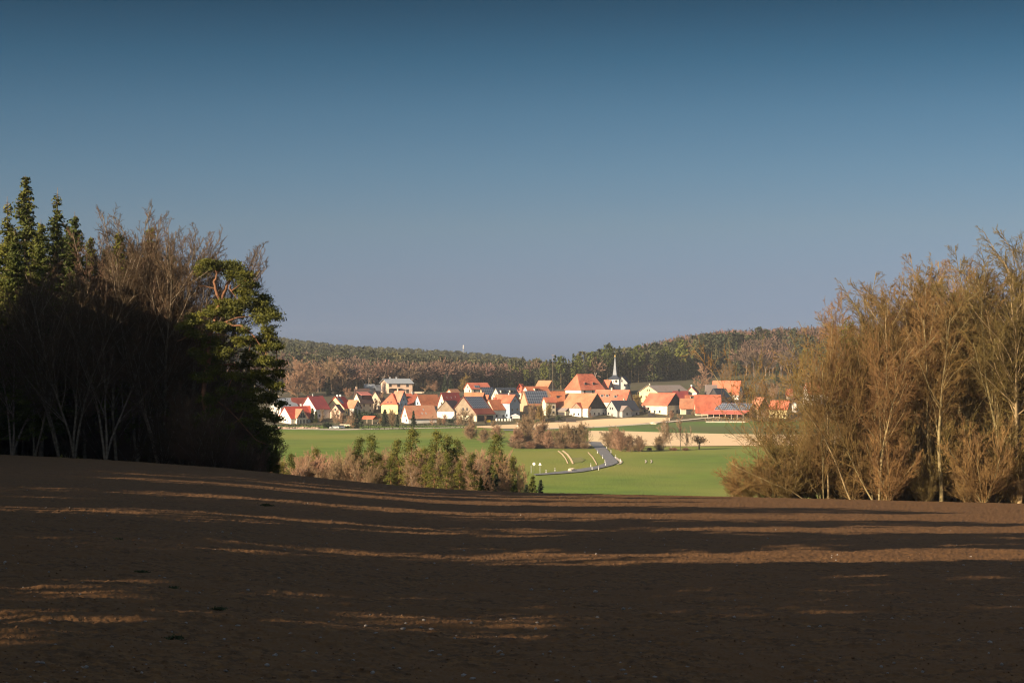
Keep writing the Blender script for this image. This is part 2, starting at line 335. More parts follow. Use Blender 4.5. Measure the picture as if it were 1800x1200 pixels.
# ------------------------------------------------------------------ tree kit
def tubes(A, B, R0, R1, n):
    N = len(A); d = B - A; L = np.linalg.norm(d, axis=1, keepdims=True); d = d / np.maximum(L, 1e-6)
    ref = np.where(np.abs(d[:, 2:3]) > 0.9, np.array([[1., 0, 0]]), np.array([[0., 0, 1]]))
    a = np.cross(d, ref); a /= np.maximum(np.linalg.norm(a, axis=1, keepdims=True), 1e-6); b = np.cross(d, a)
    an = np.arange(n) * 2 * pi / n; c = np.cos(an)[None, :, None]; s = np.sin(an)[None, :, None]
    ring = a[:, None, :] * c + b[:, None, :] * s
    V = np.concatenate([A[:, None, :] + ring * R0[:, None, None], B[:, None, :] + ring * R1[:, None, None]], 1)
    i = np.arange(n); q = np.stack([i, (i+1) % n, n + (i+1) % n, n + i], -1)
    Q = (np.arange(N)[:, None, None] * 2 * n + q[None]).reshape(-1, 4)
    return V.reshape(-1, 3), Q
def segs_mesh(name, S, n, m):
    S = np.array(S, float); V, Q = tubes(S[:, 0:3], S[:, 3:6], S[:, 6], S[:, 7], n)
    return mesh_np(name, V, Q, m, smooth=(n > 4))
def cards(C, size, rng, asp=1.0, up=0.0, tri=False):
    """small leaf-sized faces at random angles round the given points"""
    N = len(C); a = rng.normal(size=(N, 3)); a[:, 2] *= (1 - up); a /= np.linalg.norm(a, axis=1, keepdims=True)
    b = np.cross(a, rng.normal(size=(N, 3))); b /= np.maximum(np.linalg.norm(b, axis=1, keepdims=True), 1e-6)
    s = (np.asarray(size) * rng.uniform(0.6, 1.4, N))[:, None] / 2
    a = a * s * asp; b = b * s
    if tri:
        V = np.stack([C - a, C + b*0.6, C + a, ], 1); k = 3
    else:
        V = np.stack([C - a, C - b*0.7, C + a, C + b*0.7], 1); k = 4
    return V.reshape(-1, 3), np.arange(N * k).reshape(-1, k)
def grow(rng, p, d, L, r, lvl, out, P):
    n = P['n'][lvl]; st = L / n; w = P['wob'][lvl]; tr = P['trop'][lvl]; last = len(P['n']) - 1; rt = P['rtip'][lvl]
    rr_ = r; x, y, z = p; dx, dy, dz = d
    for i in range(n):
        dx += rng.gauss(0, w); dy += rng.gauss(0, w); dz += rng.gauss(0, w) + tr
        l = sqrt(dx*dx+dy*dy+dz*dz) or 1; dx /= l; dy /= l; dz /= l
        qx, qy, qz = x+dx*st, y+dy*st, z+dz*st
        f = (i+1) / n; r1 = max(r * (1 - f*P['tap'][lvl]), rt)
        out[lvl].append((x, y, z, qx, qy, qz, rr_, r1))
        if lvl < last and f > P['start'][lvl]:
            for _ in range(P['kids'][lvl] if isinstance(P['kids'][lvl], int) else (1 if rng.random() < P['kids'][lvl] else 0)):
                an = radians(rng.uniform(*P['ang'][lvl])); az = rng.uniform(0, 2*pi)
                # perpendicular basis
                if abs(dz) < 0.9: ax, ay, az_ = dy, -dx, 0
                else: ax, ay, az_ = 0, dz, -dy
                la = sqrt(ax*ax+ay*ay+az_*az_) or 1; ax /= la; ay /= la; az_ /= la
                bx, by, bz = dy*az_-dz*ay, dz*ax-dx*az_, dx*ay-dy*ax
                ca, sa = cos(an), sin(an); c, s = cos(az), sin(az)
                nd = (dx*ca+(ax*c+bx*s)*sa, dy*ca+(ay*c+by*s)*sa, dz*ca+(az_*c+bz*s)*sa)
                t = rng.random()
                grow(rng, (x+(qx-x)*t, y+(qy-y)*t, z+(qz-z)*t), nd, L*P['ratio'][lvl]*(1-P['fall'][lvl]*f)*rng.uniform(.7, 1.2), r1*P['rr'][lvl], lvl+1, out, P)
        x, y, z = qx, qy, qz; rr_ = r1
BARE = dict(n=[12, 8, 6, 4, 2], wob=[.045, .045, .05, .06, .08], trop=[.02, .045, .05, .04, .03], tap=[.86, .85, .8, .7, .6], start=[.28, .12, .1, .1],
            kids=[2, 1, 1, 1], ang=[(28, 52), (25, 50), (25, 55), (25, 60)], ratio=[.52, .48, .48, .55], fall=[.55, .5, .4, .3], rr=[.5, .6, .6, .7], rtip=[.05, .034, .024, .017, .013])
def bare_tree(name, seed, H, m_tr, m_cr, P=BARE, stems=1, r=0.22, lean=0.0, spread=0.15, label=None, cat='tree', sides=(7, 3), cut=2):
    rng = random.Random(seed); out = [[] for _ in P['n']]
    for s in range(stems):
        a = rng.uniform(0, 2*pi); k = spread if stems > 1 else 0
        d = (cos(a)*k + lean, sin(a)*k, 1); l = sqrt(sum(c*c for c in d)); d = tuple(c/l for c in d)
        grow(rng, (0, 0, -0.4), d, H*rng.uniform(.85, 1.02) if stems > 1 else H, r*(0.75 if stems > 1 else 1), 0, out, P)
    root = empty(name, (0, 0, 0), 0, label, cat)
    add('trunk', segs_mesh('trunk', out[0] + (out[1] if cut > 1 else []), sides[0], m_tr), root)
    rest = [x for o in out[cut:] for x in o]
    add('crown', segs_mesh('crown', rest, sides[1], m_cr), root)
    return root
def far_bare(name, seed, H, m_tr, m_cr, tip=0.03, cat='tree', stems=1, r=0.2, wide=1.0, label=None, low=False, k=1):
    P = dict(BARE); P['n'] = [9, 5, 4, 3]; P['wob'] = [.06, .1, .13, .16]; P['trop'] = [.02, .07, .06, .05]; P['tap'] = [.85, .8, .7, .6]
    P['start'] = [.05 if low else .25, .1, .1]; P['kids'] = [2, 2, 2 + (k > 1)]; P['ratio'] = [.5*wide, .5, .55]; P['rtip'] = [.05, tip*1.2, tip, tip*.8]
    return bare_tree(name, seed, H, m_tr, m_cr, P, stems, r, sides=(5, 3), label=label, cat=cat)
def spruce(name, seed, H, R, m_cr, low=0.1, dens=1.0, size=0.42, cat='tree', rad=None, label=None, top_bare=False):
    rg = np.random.default_rng(seed); root = empty(name, (0, 0, 0), 0, label, cat)
    S = []; n = 10; pts = [(rg.normal()*.05, rg.normal()*.05, H*i/n) for i in range(n+1)]; pts[0] = (0, 0, -.4)
    r0 = rad or H*0.011
    for i in range(n): S.append((*pts[i], *pts[i+1], r0*(1-i/n)+.02, r0*(1-(i+1)/n)+.02))
    C = []; W = []
    z = H*low
    while z < H*0.985:
        f = z/H; L = R * (1-f)**0.75 * (0.55 + 0.45*min(1, (f-low)/0.15 + .3)) + 0.12
        nb = int(6*dens) + 1
        for b in range(nb):
            a = rg.uniform(0, 2*pi); l = L*rg.uniform(.55, 1.15); zz = z + rg.uniform(-.25, .25)
            S.append((0, 0, zz, cos(a)*l, sin(a)*l, zz - l*0.22*(1-f) + l*.1*f, .03, .012))
            k = max(2, int(l/0.28*dens)); t = (np.arange(k)+rg.random(k))/k
            t = t**0.8
            x = np.cos(a)*l*t; y = np.sin(a)*l*t; h = zz - (0.22*(1-f)-.1*f)*l*t
            for rep in range(3):
                C.append(np.stack([x + rg.normal(0, .10+.06*l*t), y + rg.normal(0, .10+.06*l*t), h - rg.random(k)*.22], -1)); 
        z += rg.uniform(.30, .5) * (H/22)**.5
    C = np.concatenate(C)
    if top_bare: C = C[(C[:, 2] < H*0.9) | (rg.random(len(C)) < .25)]
    V, Q = cards(C, size, rg, 1.9, 0.1)
    add('trunk', segs_mesh('trunk', S, 5, M['bark']), root)
    add('crown', mesh_np('crown', V, Q, m_cr), root)
    return root
def pine(name, seed, H, m_cr, low=0.4, R=2.6, clumps=34, per=60, size=0.3, cat='tree', label=None, barkm=None):
    rg = np.random.default_rng(seed); root = empty(name, (0, 0, 0), 0, label, cat); S = []
    n = 9; pts = [np.array([0, 0, -.4])]
    for i in range(n): pts.append(pts[-1] + np.array([rg.normal()*.14, rg.normal()*.14, (H+.4)/n*.97]))
    for i in range(n): S.append((*pts[i], *pts[i+1], H*.014*(1-i/n)+.02, H*.014*(1-(i+1)/n)+.02))
    C = []
    for c in range(clumps):
        f = low + (1-low)*((c+.5)/clumps); zi = f*n; i = int(min(zi, n-1)); p = pts[i] + (pts[i+1]-pts[i])*(zi-i)
        a = rg.uniform(0, 2*pi); l = R*(1.05-((f-low)/(1-low))**2)*rg.uniform(.35, 1.05)
        e = p + np.array([cos(a)*l, sin(a)*l, l*rg.uniform(-.05, .45)])
        S.append((*p, *e, .05, .02))
        q = rg.normal(size=(per, 3)) * np.array([.42, .42, .22]) * (0.6 + .25*R); C.append(e + q)
    C.append(pts[-1] + rg.normal(size=(per, 3))*np.array([.4, .4, .35]))
    V, Q = cards(np.concatenate(C), size, rg, 1.2)
    add('trunk', segs_mesh('trunk', S, 5, barkm or M['pinebark']), root)
    add('crown', mesh_np('crown', V, Q, m_cr), root)
    return root
def bushy(name, seed, R, H, m_cr, per=700, size=0.3, cat='bush', label=None):
    """rounded evergreen bush: a short stem and leaf faces through an uneven volume"""
    rg = np.random.default_rng(seed); root = empty(name, (0, 0, 0), 0, label, cat)
    cs = rg.normal(size=(14, 3)); cs /= np.linalg.norm(cs, axis=1, keepdims=True); cs *= rg.uniform(.2, .75, (14, 1)); cs[:, 2] = np.abs(cs[:, 2])
    C = cs[rg.integers(0, 14, per)] + rg.normal(size=(per, 3))*.22
    C = C*np.array([R, R, H*.62]) + np.array([0, 0, H*.32]); C[:, 2] = np.maximum(C[:, 2], .03)
    V, Q = cards(C, size, rg); S = [(0, 0, -.3, 0, 0, H*.5, .08, .04)] + [(0, 0, H*.15, *(cs[i]*np.array([R, R, H*.6])*.8 + np.array([0, 0, H*.3])), .04, .015) for i in range(10)]
    add('trunk', segs_mesh('trunk', S, 5, M['bark']), root); add('crown', mesh_np('crown', V, Q, m_cr), root)
    return root
class Kind:
    """a few variants of one kind of tree; put() moves the variants first and copies them afterwards"""
    def __init__(s, protos): s.p = protos; s.used = [False]*len(protos); s.i = 0
    def put(s, loc, rz, sc, label, group, k=None):
        k = s.i % len(s.p) if k is None else k; s.i += 1
        o = s.p[k]
        if not s.used[k]:
            s.used[k] = True; o.location = loc; o.rotation_euler = (0, 0, rz)
            o.scale = sc if isinstance(sc, tuple) else (sc,)*3
            o['label'] = label
            if group: o['group'] = group
            return o
        c = copy_tree(o, loc, rz, sc, label)
        if group: c['group'] = group
        elif 'group' in c: del c['group']
        return c
    def done(s):
        for k, u in enumerate(s.used):
            if not u:
                for ch in list(s.p[k].children): bpy.data.objects.remove(ch)
                bpy.data.objects.remove(s.p[k])
#@@PART2
# ------------------------------------------------------------------ houses
CR = {1: (470, 620), 2: (700, 620), 3: (900, 620), 4: (1100, 620), 5: (1260, 620)}
ZS = 6.923
def PX(c, x, y): return CR[c][0] + x/ZS, CR[c][1] + y/ZS
def rotv(v, a): return (v[0]*cos(a)-v[1]*sin(a), v[0]*sin(a)+v[1]*cos(a))
def roof_mesh(L, W, He, Hr, ox, oy, hip=(0, 0), hf=(1, 1), lift=0.25):
    """gable, half-hipped or hipped roof, ridge along x; hip = inset at (-x, +x), hf = height share where the hip starts"""
    sl = (Hr-He)/(W/2); Z0 = He - sl*oy + lift; h = Hr + lift; w = W/2 + oy; m = MB()
    def end(sx, inset, hf_):
        X = sx*(L/2+ox)
        if inset == 0: return [(X, -w, Z0), (X, -w, Z0)], [(X, w, Z0), (X, w, Z0)], (X, 0, h), None
        yy = w*(1-hf_); zz = Z0 + (h-Z0)*hf_
        return [(X, -w, Z0), (X, -yy, zz)], [(X, w, Z0), (X, yy, zz)], (sx*(L/2-inset), 0, h), hf_
    a = end(-1, hip[0], hf[0]); b = end(1, hip[1], hf[1])
    for s in (0, 1):
        pts = [a[s][0], b[s][0]]
        if b[3] is not None and b[3] > 0: pts.append(b[s][1])
        pts.append(b[2]); pts.append(a[2])
        if a[3] is not None and a[3] > 0: pts.append(a[s][1])
        if s: pts = pts[::-1]
        m.poly(pts, [tuple(range(len(pts)))])
    for e in (a, b):
        if e[3] is not None:
            m.poly([e[0][1], e[1][1], e[2]], [(0, 1, 2)])
    return m
def gable_walls(L, W, He, Hr, hip=(0, 0), hf=(1, 1), base=-1.5):
    m = MB(); ring = {}
    for i, sx in enumerate((-1, 1)):
        X = sx*L/2
        if hip[i] == 0: ring[sx] = [(X, -W/2, base), (X, W/2, base), (X, W/2, He), (X, 0, Hr), (X, -W/2, He)]
        else:
            y = W/2*(1-hf[i]); z = He+(Hr-He)*hf[i]
            ring[sx] = [(X, -W/2, base), (X, W/2, base), (X, W/2, He), (X, y, z-.03), (X, -y, z-.03), (X, -W/2, He)] if hf[i] > 0 else [(X, -W/2, base), (X, W/2, base), (X, W/2, He), (X, -W/2, He)]
        m.poly(ring[sx], [tuple(range(len(ring[sx])))])
    for sy in (-1, 1): m.poly([(-L/2, sy*W/2, base), (L/2, sy*W/2, base), (L/2, sy*W/2, He), (-L/2, sy*W/2, He)], [(0, 1, 2, 3)])
    return m
def solid(o, t=0.2):
    md = o.modifiers.new('s', 'SOLIDIFY'); md.thickness = t; md.offset = 0; return o
HOUSES = {}
def house(key, name, c, g, xl, xm, xr, yb, ye, yr, wall, roof, label, cat='house', W=9.5, phi=None, L=None, hip=(0, 0), hf=(1, 1),
          board=None, chim=(), win=(1, 1), solar=None, dorm=(), sky=(), ov=0.45, boardside=None, wm='glass', gray=None):
    px, py = PX(c, xm, yb); C = at(px, py, 880); k = F / C[1]
    gw, sw = ((xm-xl), (xr-xm)) if g == 'L' else ((xr-xm), (xm-xl))
    gw /= ZS; sw /= ZS
    if phi is None: phi = math.acos(min(max(gw/(k*W), 0.10), 0.90))
    else: phi = radians(phi)
    W = gw/(k*cos(phi)); Ln = L or sw/(k*sin(phi)); L = Ln
    He = (yb-ye)/ZS/k; Hr = (yb-yr)/ZS/k; az = -math.atan((px-900)/F)
    if g == 'L': sv = (sin(phi), cos(phi)); gv = (-cos(phi), sin(phi)); sy = -1
    else: sv = (-sin(phi), cos(phi)); gv = (cos(phi), sin(phi)); sy = 1
    sv = rotv(sv, az); gv = rotv(gv, az)
    cx = C[0] + gv[0]*W/2 + sv[0]*L/2; cy = C[1] + gv[1]*W/2 + sv[1]*L/2
    rot = math.atan2(sv[1], sv[0])
    root = empty(name, (cx, cy, C[2]), rot, label, cat)
    fx = (lambda f: -L/2 + f*L) if g == 'L' else (lambda f: L/2 - f*L)
    gable_walls(L, W, He, Hr, hip, hf).build('wall', M[wall], root)
    solid(roof_mesh(L, W, He, Hr, ov, ov, hip, hf).build('roof', M[roof], root))
    if board:                                    # boarded or shade-coloured upper gable, standing proud of the wall
        m = MB(); zb = He + (0 if len(board) < 2 else board[1]); X = -L/2 - .06; hw = W/2 if zb <= He else W/2*(Hr-zb)/(Hr-He)
        pts = [(X, -hw, zb), (X, hw, zb)] + ([(X, W/2, He)] if zb < He else []) + [(X, 0, Hr)] + ([(X, -W/2, He)] if zb < He else [])
        m.poly([(X, p[1], p[2]) for p in pts], [tuple(range(len(pts)))]); solid(m.build('gable_boarding_or_shade', M[board[0]], root), .08)
    if boardside:
        m = MB(); m.box(-L/2, L/2, sy*W/2 - .05, sy*W/2 + .05, boardside[1], boardside[2]); m.build('side_boarding', M[boardside[0]], root)
    if win[0]:
        fl = max(1, int(He/2.6)); n = max(2, int(W/3.2))
        for q in range(fl):
            for i in range(n):
                y = -W/2 + W*(i+.5)/n; z = 1.0 + q*2.7
                if z + 1.2 > He + .6 or (q == 0 and RN.random() < .2): continue
                m = MB(); m.box(-L/2-.10, -L/2+.02, y-.45, y+.45, z, z+1.25); m.build('window', M[wm], root)
        if not board and Hr - He > 3:
            for y in ((-.9, .9) if W > 8 else (0,)):
                m = MB(); m.box(-L/2-.10, -L/2+.02, y-.4, y+.4, He+.5, He+1.6); m.build('window', M[wm], root)
    if win[1]:
        fl = max(1, int(He/2.6)); n = max(2, int(L/3.0))
        for q in range(fl):
            for i in range(n):
                x = -L/2 + L*(i+.5)/n; z = 1.0 + q*2.7
                if z + 1.2 > He - .1 or RN.random() < .12: continue
                m = MB(); y0 = sy*W/2; m.box(x-.45, x+.45, min(y0-.02*sy, y0+.10*sy), max(y0-.02*sy, y0+.10*sy), z, z+1.2); m.build('window', M[wm], root)
    for ch in chim:
        f, off = ch[:2]; m = MB(); z0 = Hr - abs(off)*(Hr-He)/(W/2) - .3; s = .35
        m.box(fx(f)-s, fx(f)+s, off*sy-s, off*sy+s, z0, Hr+1.1); m.box(fx(f)-s-.08, fx(f)+s+.08, off*sy-s-.08, off*sy+s+.08, Hr+1.1, Hr+1.22)
        m.build('chimney', M['w_beige' if len(ch) < 3 else ch[2]], root)
    sl = (Hr-He)/(W/2)
    def rp(f, h, up=0.0):                        # point on the front roof plane
        y = sy*(W/2)*(1-h); z = He + (Hr-He)*h + .25 + .1 + up; return (fx(f), y, z)
    if solar:
        for (f0, f1, h0, h1) in solar:
            P = [rp(f0, h0, .1), rp(f1, h0, .1), rp(f1, h1, .1), rp(f0, h1, .1)]
            me = bpy.data.meshes.new('solar_panel'); me.from_pydata(P, [], [(0, 1, 2, 3)]); uv = me.uv_layers.new()
            w_ = abs(f1-f0)*L; h_ = (h1-h0)*sqrt((W/2)**2+(Hr-He)**2)
            for li, q in enumerate([(0, 0), (w_, 0), (w_, h_), (0, h_)]): uv.data[li].uv = q
            me.materials.append(M['solar']); solid(add('solar_panel', me, root), .06)
    for (f, h) in sky:
        m = MB(); a = rp(f-.018, h, .03); b = rp(f+.018, h+.16, .03)
        m.poly([(a[0], a[1], a[2]), (b[0], a[1], a[2]), (b[0], b[1], b[2]), (a[0], b[1], b[2])], [(0, 1, 2, 3)])
        solid(m.build('skylight', M['w_grey'], root), .08)
    for d in dorm:
        f, h, w = d[:3]; hh = 1.5; x = fx(f); yf = sy*(W/2)*(1-h); zf = He + (Hr-He)*h + .2; yi = yf - sy*min(hh/sl+.6, abs(yf)-.1); 
        m = MB(); m.box(x-w/2, x+w/2, min(yf, yi), max(yf, yi), zf-.2, zf+hh); D = m.build('dormer', M['w_cream' if len(d) < 4 else d[3]], root)
        m = MB(); m.box(x-w/2-.2, x+w/2+.2, min(yf+sy*.3, yi), max(yf+sy*.3, yi), zf+hh, zf+hh+.18); m.build('dormer_roof', M[roof], D)
        m = MB(); m.box(x-w/2+.25, x+w/2-.25, min(yf-.03*sy, yf+.06*sy), max(yf-.03*sy, yf+.06*sy), zf+.3, zf+hh-.15); m.build('window', M['glass'], D)
    info = dict(root=root, L=L, W=W, He=He, Hr=Hr, sy=sy, fx=fx, k=k, rot=rot, loc=(cx, cy, C[2]), sl=sl, rp=rp)
    HOUSES[key] = info
    return info
def wing(h, f0, f1, proj, He, Hr, wall, roof, gab=None, back=None, win=0, name='wing'):
    """cross gable on the visible long side, ridge square to the main ridge"""
    xa, xb = sorted((h['fx'](f0), h['fx'](f1))); w = xb-xa; xc = (xa+xb)/2; sy = h['sy']; yo = sy*(h['W']/2+proj)
    yi = sy*(back if back is not None else max(0.0, h['W']/2 - (Hr-h['He'])/h['sl'])); y0, y1 = sorted((yo, yi)); r = h['root']
    m = MB(); m.prism([(xa, -1.5), (xb, -1.5), (xb, He), (xc, Hr), (xa, He)], y0, y1); Wl = m.build(name + '_wall', M[wall], r)
    o = .35; sl = (Hr-He)/(w/2); m = MB(); ya, yb_ = sorted((yo + sy*o, yi))
    for s in (-1, 1):
        p = [(xc, ya, Hr+.22), (xc, yb_, Hr+.22), (xc+s*(w/2+o), yb_, He+.22-sl*o), (xc+s*(w/2+o), ya, He+.22-sl*o)]
        m.poly(p if s > 0 else p[::-1], [(0, 1, 2, 3)])
    solid(m.build(name + '_roof', M[roof], r), .18)
    if gab:
        m = MB(); yy = yo + sy*.06; m.poly([(xa, yy, gab[1]), (xb, yy, gab[1]), (xb, yy, He), (xc, yy, Hr), (xa, yy, He)], [(0, 1, 2, 3, 4)]); solid(m.build('gable_boarding_or_shade', M[gab[0]], r), .08)
    for i in range(win):
        x = xa + w*(i+.5)/win; m = MB(); m.box(x-.4, x+.4, min(yo, yo+sy*.08), max(yo, yo+sy*.08), 1.0, 2.1); m.build('window', M['glass'], Wl)
    return xc, yo
def leanto(h, f0, f1, y0, z0, y1, z1, roof, wall=None, name='lean_to'):
    """single-pitch roof from distance y0 (at height z0) out to y1 (height z1) beyond the ridge line, on the visible side"""
    xa, xb = sorted((h['fx'](f0), h['fx'](f1))); sy = h['sy']; m = MB()
    p = [(xa, sy*y0, z0), (xb, sy*y0, z0), (xb, sy*y1, z1), (xa, sy*y1, z1)]; m.poly(p, [(0, 1, 2, 3)])
    solid(m.build(name + '_roof', M[roof], h['root']), .16)
    if wall:
        m = MB(); yi = sy*(y1-.5); yo = sy*(h['W']/2)
        a, b = sorted((yi, yo)); m.box(xa+.3, xb-.3, a, b, -1.5, min(z0, z1)-.12); m.build(name + '_wall', M[wall], h['root'])
def dark_opening(h, f0, f1, z0, z1, y=None, name='opening_shade'):  # dark slab on the wall; inner shade is put into its colour
    xa, xb = sorted((h['fx'](f0), h['fx'](f1))); yy = h['sy']*(h['W']/2 if y is None else y); m = MB()
    m.box(xa, xb, min(yy, yy+h['sy']*.09), max(yy, yy+h['sy']*.09), z0, z1); m.build(name, M['darkwood_and_shade'], h['root'])

# ---- left end of the village
house('h1', 'house', 1, 'L', 40, 165, 372, 770, 665, 558, 'w_white', 'r_grey', 'white house with blue grey roof behind the glass-gabled house', chim=[(.2, 0)], sky=[(.5,.3)])
house('h2', 'house', 1, 'L', 290, 310, 470, 745, 655, 550, 'w_white', 'r_dark', 'dark red roof between the grey-roofed house and the white gabled house', phi=72, win=(0,0))
h = house('h3', 'house', 1, 'L', 135, 290, 545, 865, 800, 662, 'w_white', 'r_red', 'white house with bright red roof and glazed cross gable, front left of the village', phi=60, win=(0,0))
xc, yo = wing(h, .20, .70, 1.6, 2.9, 6.9, 'w_cream', 'r_light')
for x, z0, z1 in ((-2.6,.1,2.0),(-.9,.1,2.0),(.9,.1,2.0),(2.6,.1,2.0),(-1.3,2.9,4.3),(-.45,2.9,5.3),(.45,2.9,5.3),(1.3,2.9,4.3)):
    m = MB(); m.box(xc+x-.36, xc+x+.36, min(yo, yo+h['sy']*.08), max(yo, yo+h['sy']*.08), z0, z1); m.build('window', M['glass'], h['root'])
for y in (-2.6, 1.4):
    m = MB(); m.box(-h['L']/2-.08, -h['L']/2, y-.25, y+.25, .8, 1.5); m.build('window', M['glass'], h['root'])
house('h3b', 'house', 1, 'L', 400, 410, 520, 800, 735, 650, 'w_white', 'r_red', 'low red roof with dark solar panels beside the conical evergreens', phi=75, win=(0,0), solar=[(.15,.6,.45,.95),(.3,.9,.05,.35)], chim=[(.02,0,'white')])
house('h4', 'house', 1, 'L', 405, 592, 757, 805, 685, 533, 'w_white', 'r_dark', 'white gabled house with dark red roof and four small side windows', phi=57, chim=[(.35,0,'w_grey')])
house('h5', 'house', 1, 'L', 718, 935, 1040, 765, 672, 540, 'w_yellow', 'r_red', 'cream gabled house with red roof carrying a small solar panel', phi=36, chim=[(.25,0,'white'),(.6,0,'white')], solar=[(.05,.4,.35,.85)])
h = house('h5b', 'house', 1, 'R', 955, 1055, 1138, 765, 665, 582, 'w_grey', 'r_light', 'small house with pale orange roof and shaded right gable', phi=42)  # grey wall colour holds the right gable's shade
house('h6', 'house', 1, 'L', 762, 890, 935, 805, 715, 632, 'w_salmon', 'r_brown', 'small salmon walled house half hidden by brown shrubs', phi=25)
h = house('h7', 'house', 1, 'L', 1032, 1140, 1290, 745, 610, 490, 'w_cream', 'r_brown', 'cream gabled house with dark roof and wide pink roofed dormer', phi=50)
D = h; 
m = MB(); a = D['rp'](.15,.30); b = D['rp'](.95,.30); m.box(min(a[0],b[0]), max(a[0],b[0]), min(a[1],a[1]+2.6), max(a[1],a[1]+2.6), a[2]-.4, a[2]+1.9); dm = m.build('dormer', M['glass'], D['root'])
m = MB(); m.poly([(min(a[0],b[0])-.3, a[1]-.5, a[2]+1.95), (max(a[0],b[0])+.3, a[1]-.5, a[2]+1.95), (max(a[0],b[0])+.3, a[1]+3.4, a[2]+3.6), (min(a[0],b[0])-.3, a[1]+3.4, a[2]+3.6)], [(0,1,2,3)]); solid(m.build('dormer_roof', M['r_pink'], dm), .16)
house('h8', 'house', 1, 'L', 1237, 1385, 1440, 690, 590, 472, 'w_beige', 'r_brown', 'grey beige gabled house with a round attic window below the modern house', phi=30)
house('h8b', 'house', 1, 'L', 1060, 1075, 1240, 640, 560, 440, 'w_beige', 'r_brown', 'brown roofed house in the shade behind the pink dormer', phi=70, win=(0,0), chim=[(.1,0,'w_salmon')])
# modern house
h = house('h9', 'modern_house', 1, 'L', 1378, 1475, 1765, 495, 375, 322, 'w_salmon', 'r_grey', 'modern two storey pale house with flat pitched grey roof above the village', phi=80, win=(0,0), ov=.9, chim=[(.22,0,'metal'),(.5,0,'metal')])
for f0, f1, z0, z1 in ((.02,.12,3.6,5.3),(.36,.48,3.6,5.3),(.74,.84,3.6,5.3),(.74,.84,.3,2.3),(-.0,.50,.3,2.5)): dark_opening(h, max(f0,.01), f1, z0, z1, name='window')
m = MB(); xa, xb = sorted((h['fx'](0), h['fx'](.52))); m.box(xa, xb, -h['W']/2-1.6, -h['W']/2-.02, 2.75, 2.95); m.build('balcony', M['w_beige'], h['root'])
house('h10', 'shed', 1, 'L', 1180, 1190, 1300, 495, 415, 387, 'w_grey', 'r_grey', 'low grey roofed shed left of the modern house', 'shed', phi=70, win=(0,0))
house('h10b', 'shed', 1, 'L', 1322, 1330, 1376, 495, 430, 396, 'w_grey', 'r_grey', 'small grey roofed shed beside the modern house wall', 'shed', phi=60, win=(0,0))
house('h11', 'house', 1, 'L', 1385, 1585, 1625, 745, 635, 498, 'w_yellow', 'r_orange', 'yellow gabled house with half-hipped orange roof', phi=24, hip=(3.2,0), hf=(.1,1))
house('h12', 'house', 1, 'R', 1512, 1610, 1705, 740, 590, 470, 'w_blue_shade', 'r_light', 'tall house with pale orange roof and blue shaded wall beside the yellow house', phi=48, chim=[(.3,0)])  # blue wall colour stands for shade on its side
# ---- centre left (crop 2)
house('h13', 'house', 2, 'L', 10, 40, 235, 700, 608, 503, 'w_cream', 'r_orange', 'orange roofed house below the modern house', phi=68, chim=[(.75,0,'w_grey')], dorm=[(.35,.35,1.8)])
house('h14', 'house', 2, 'L', 190, 285, 515, 735, 640, 515, 'w_blue_shade', 'r_orange', 'gabled house with blue shaded walls and a broad orange roof', phi=58)  # walls get a blue shade tint in place of their own colour
house('h15', 'house', 2, 'L', 40, 125, 470, 862, 795, 648, 'w_white', 'r_light', 'long pale orange roof with three skylights behind the dark hedge', phi=66, sky=[(.60,.55),(.52,.25),(.66,.25)], win=(1,0))
house('h16', 'house', 2, 'L', 480, 578, 775, 750, 640, 490, 'w_cream', 'r_dark', 'white gabled house with dark red roof and three light strips', phi=52, sky=[(.22,.5),(.48,.5),(.75,.55)])
h = house('h17', 'barn', 2, 'L', 470, 682, 800, 805, 708, 587, 'w_white', 'r_brown', 'barn with boarded gable over a white plastered ground floor', 'barn', phi=28, W=11, board=('wood',-.3), win=(0,0))
h = house('h18', 'barn', 2, 'L', 640, 952, 1168, 838, 742, 542, 'w_cream', 'r_dark', 'big boarded barn with a full roof of solar panels and wide dark opening', 'barn', phi=48, board=('wood',-1.0), win=(0,0), solar=[(.03,.98,.28,.96)], ov=.6)
dark_opening(h, .06, .94, 0, 3.0)
for y in (-2.6, .3):
    m = MB(); m.box(-h['L']/2-.16, -h['L']/2-.05, y-.6, y+.6, 5.2, 6.6); m.build('hatch', M['darkwood_and_shade'], h['root'])
house('h19', 'house', 2, 'R', 765, 990, 1090, 740, 640, 490, 'w_grey', 'r_orange', 'orange roof rising behind the solar barn', phi=55, win=(0,0), board=('darkwood_and_shade',))  # dark gable sheet stands for the shade on its right end
h = house('h20', 'house', 2, 'L', 1052, 1158, 1400, 808, 690, 578, 'w_white', 'r_orange', 'farmhouse with red orange roof and white wall of small windows', phi=56, board=('w_beige',), chim=[(.42,-1.5,'r_orange')])
house('h21', 'house', 2, 'R', 1138, 1358, 1482, 800, 610, 515, 'w_blue_shade', 'r_orange', 'tall house with orange roof and dark blue shaded gable', phi=50, chim=[(.68,0,'metal')])  # gable shade is put into the blue wall colour
house('h22', 'house', 2, 'R', 1030, 1080, 1112, 690, 590, 518, 'w_grey', 'r_orange', 'small orange roof squeezed between solar barn and farmhouse', phi=50, win=(0,0))
house('h23', 'house', 2, 'L', 975, 1045, 1185, 640, 535, 424, 'w_tan', 'r_slate', 'house roofed with a full blue solar array beside the dark roofed house', phi=55, solar=[(.02,.98,.05,.95)], win=(1,0))
house('h24', 'house', 2, 'L', 1135, 1242, 1475, 660, 535, 430, 'w_cream', 'r_slate', 'cream gabled house with black roof and two dormers', phi=58, dorm=[(.2,.35,2),(.68,.35,2)])
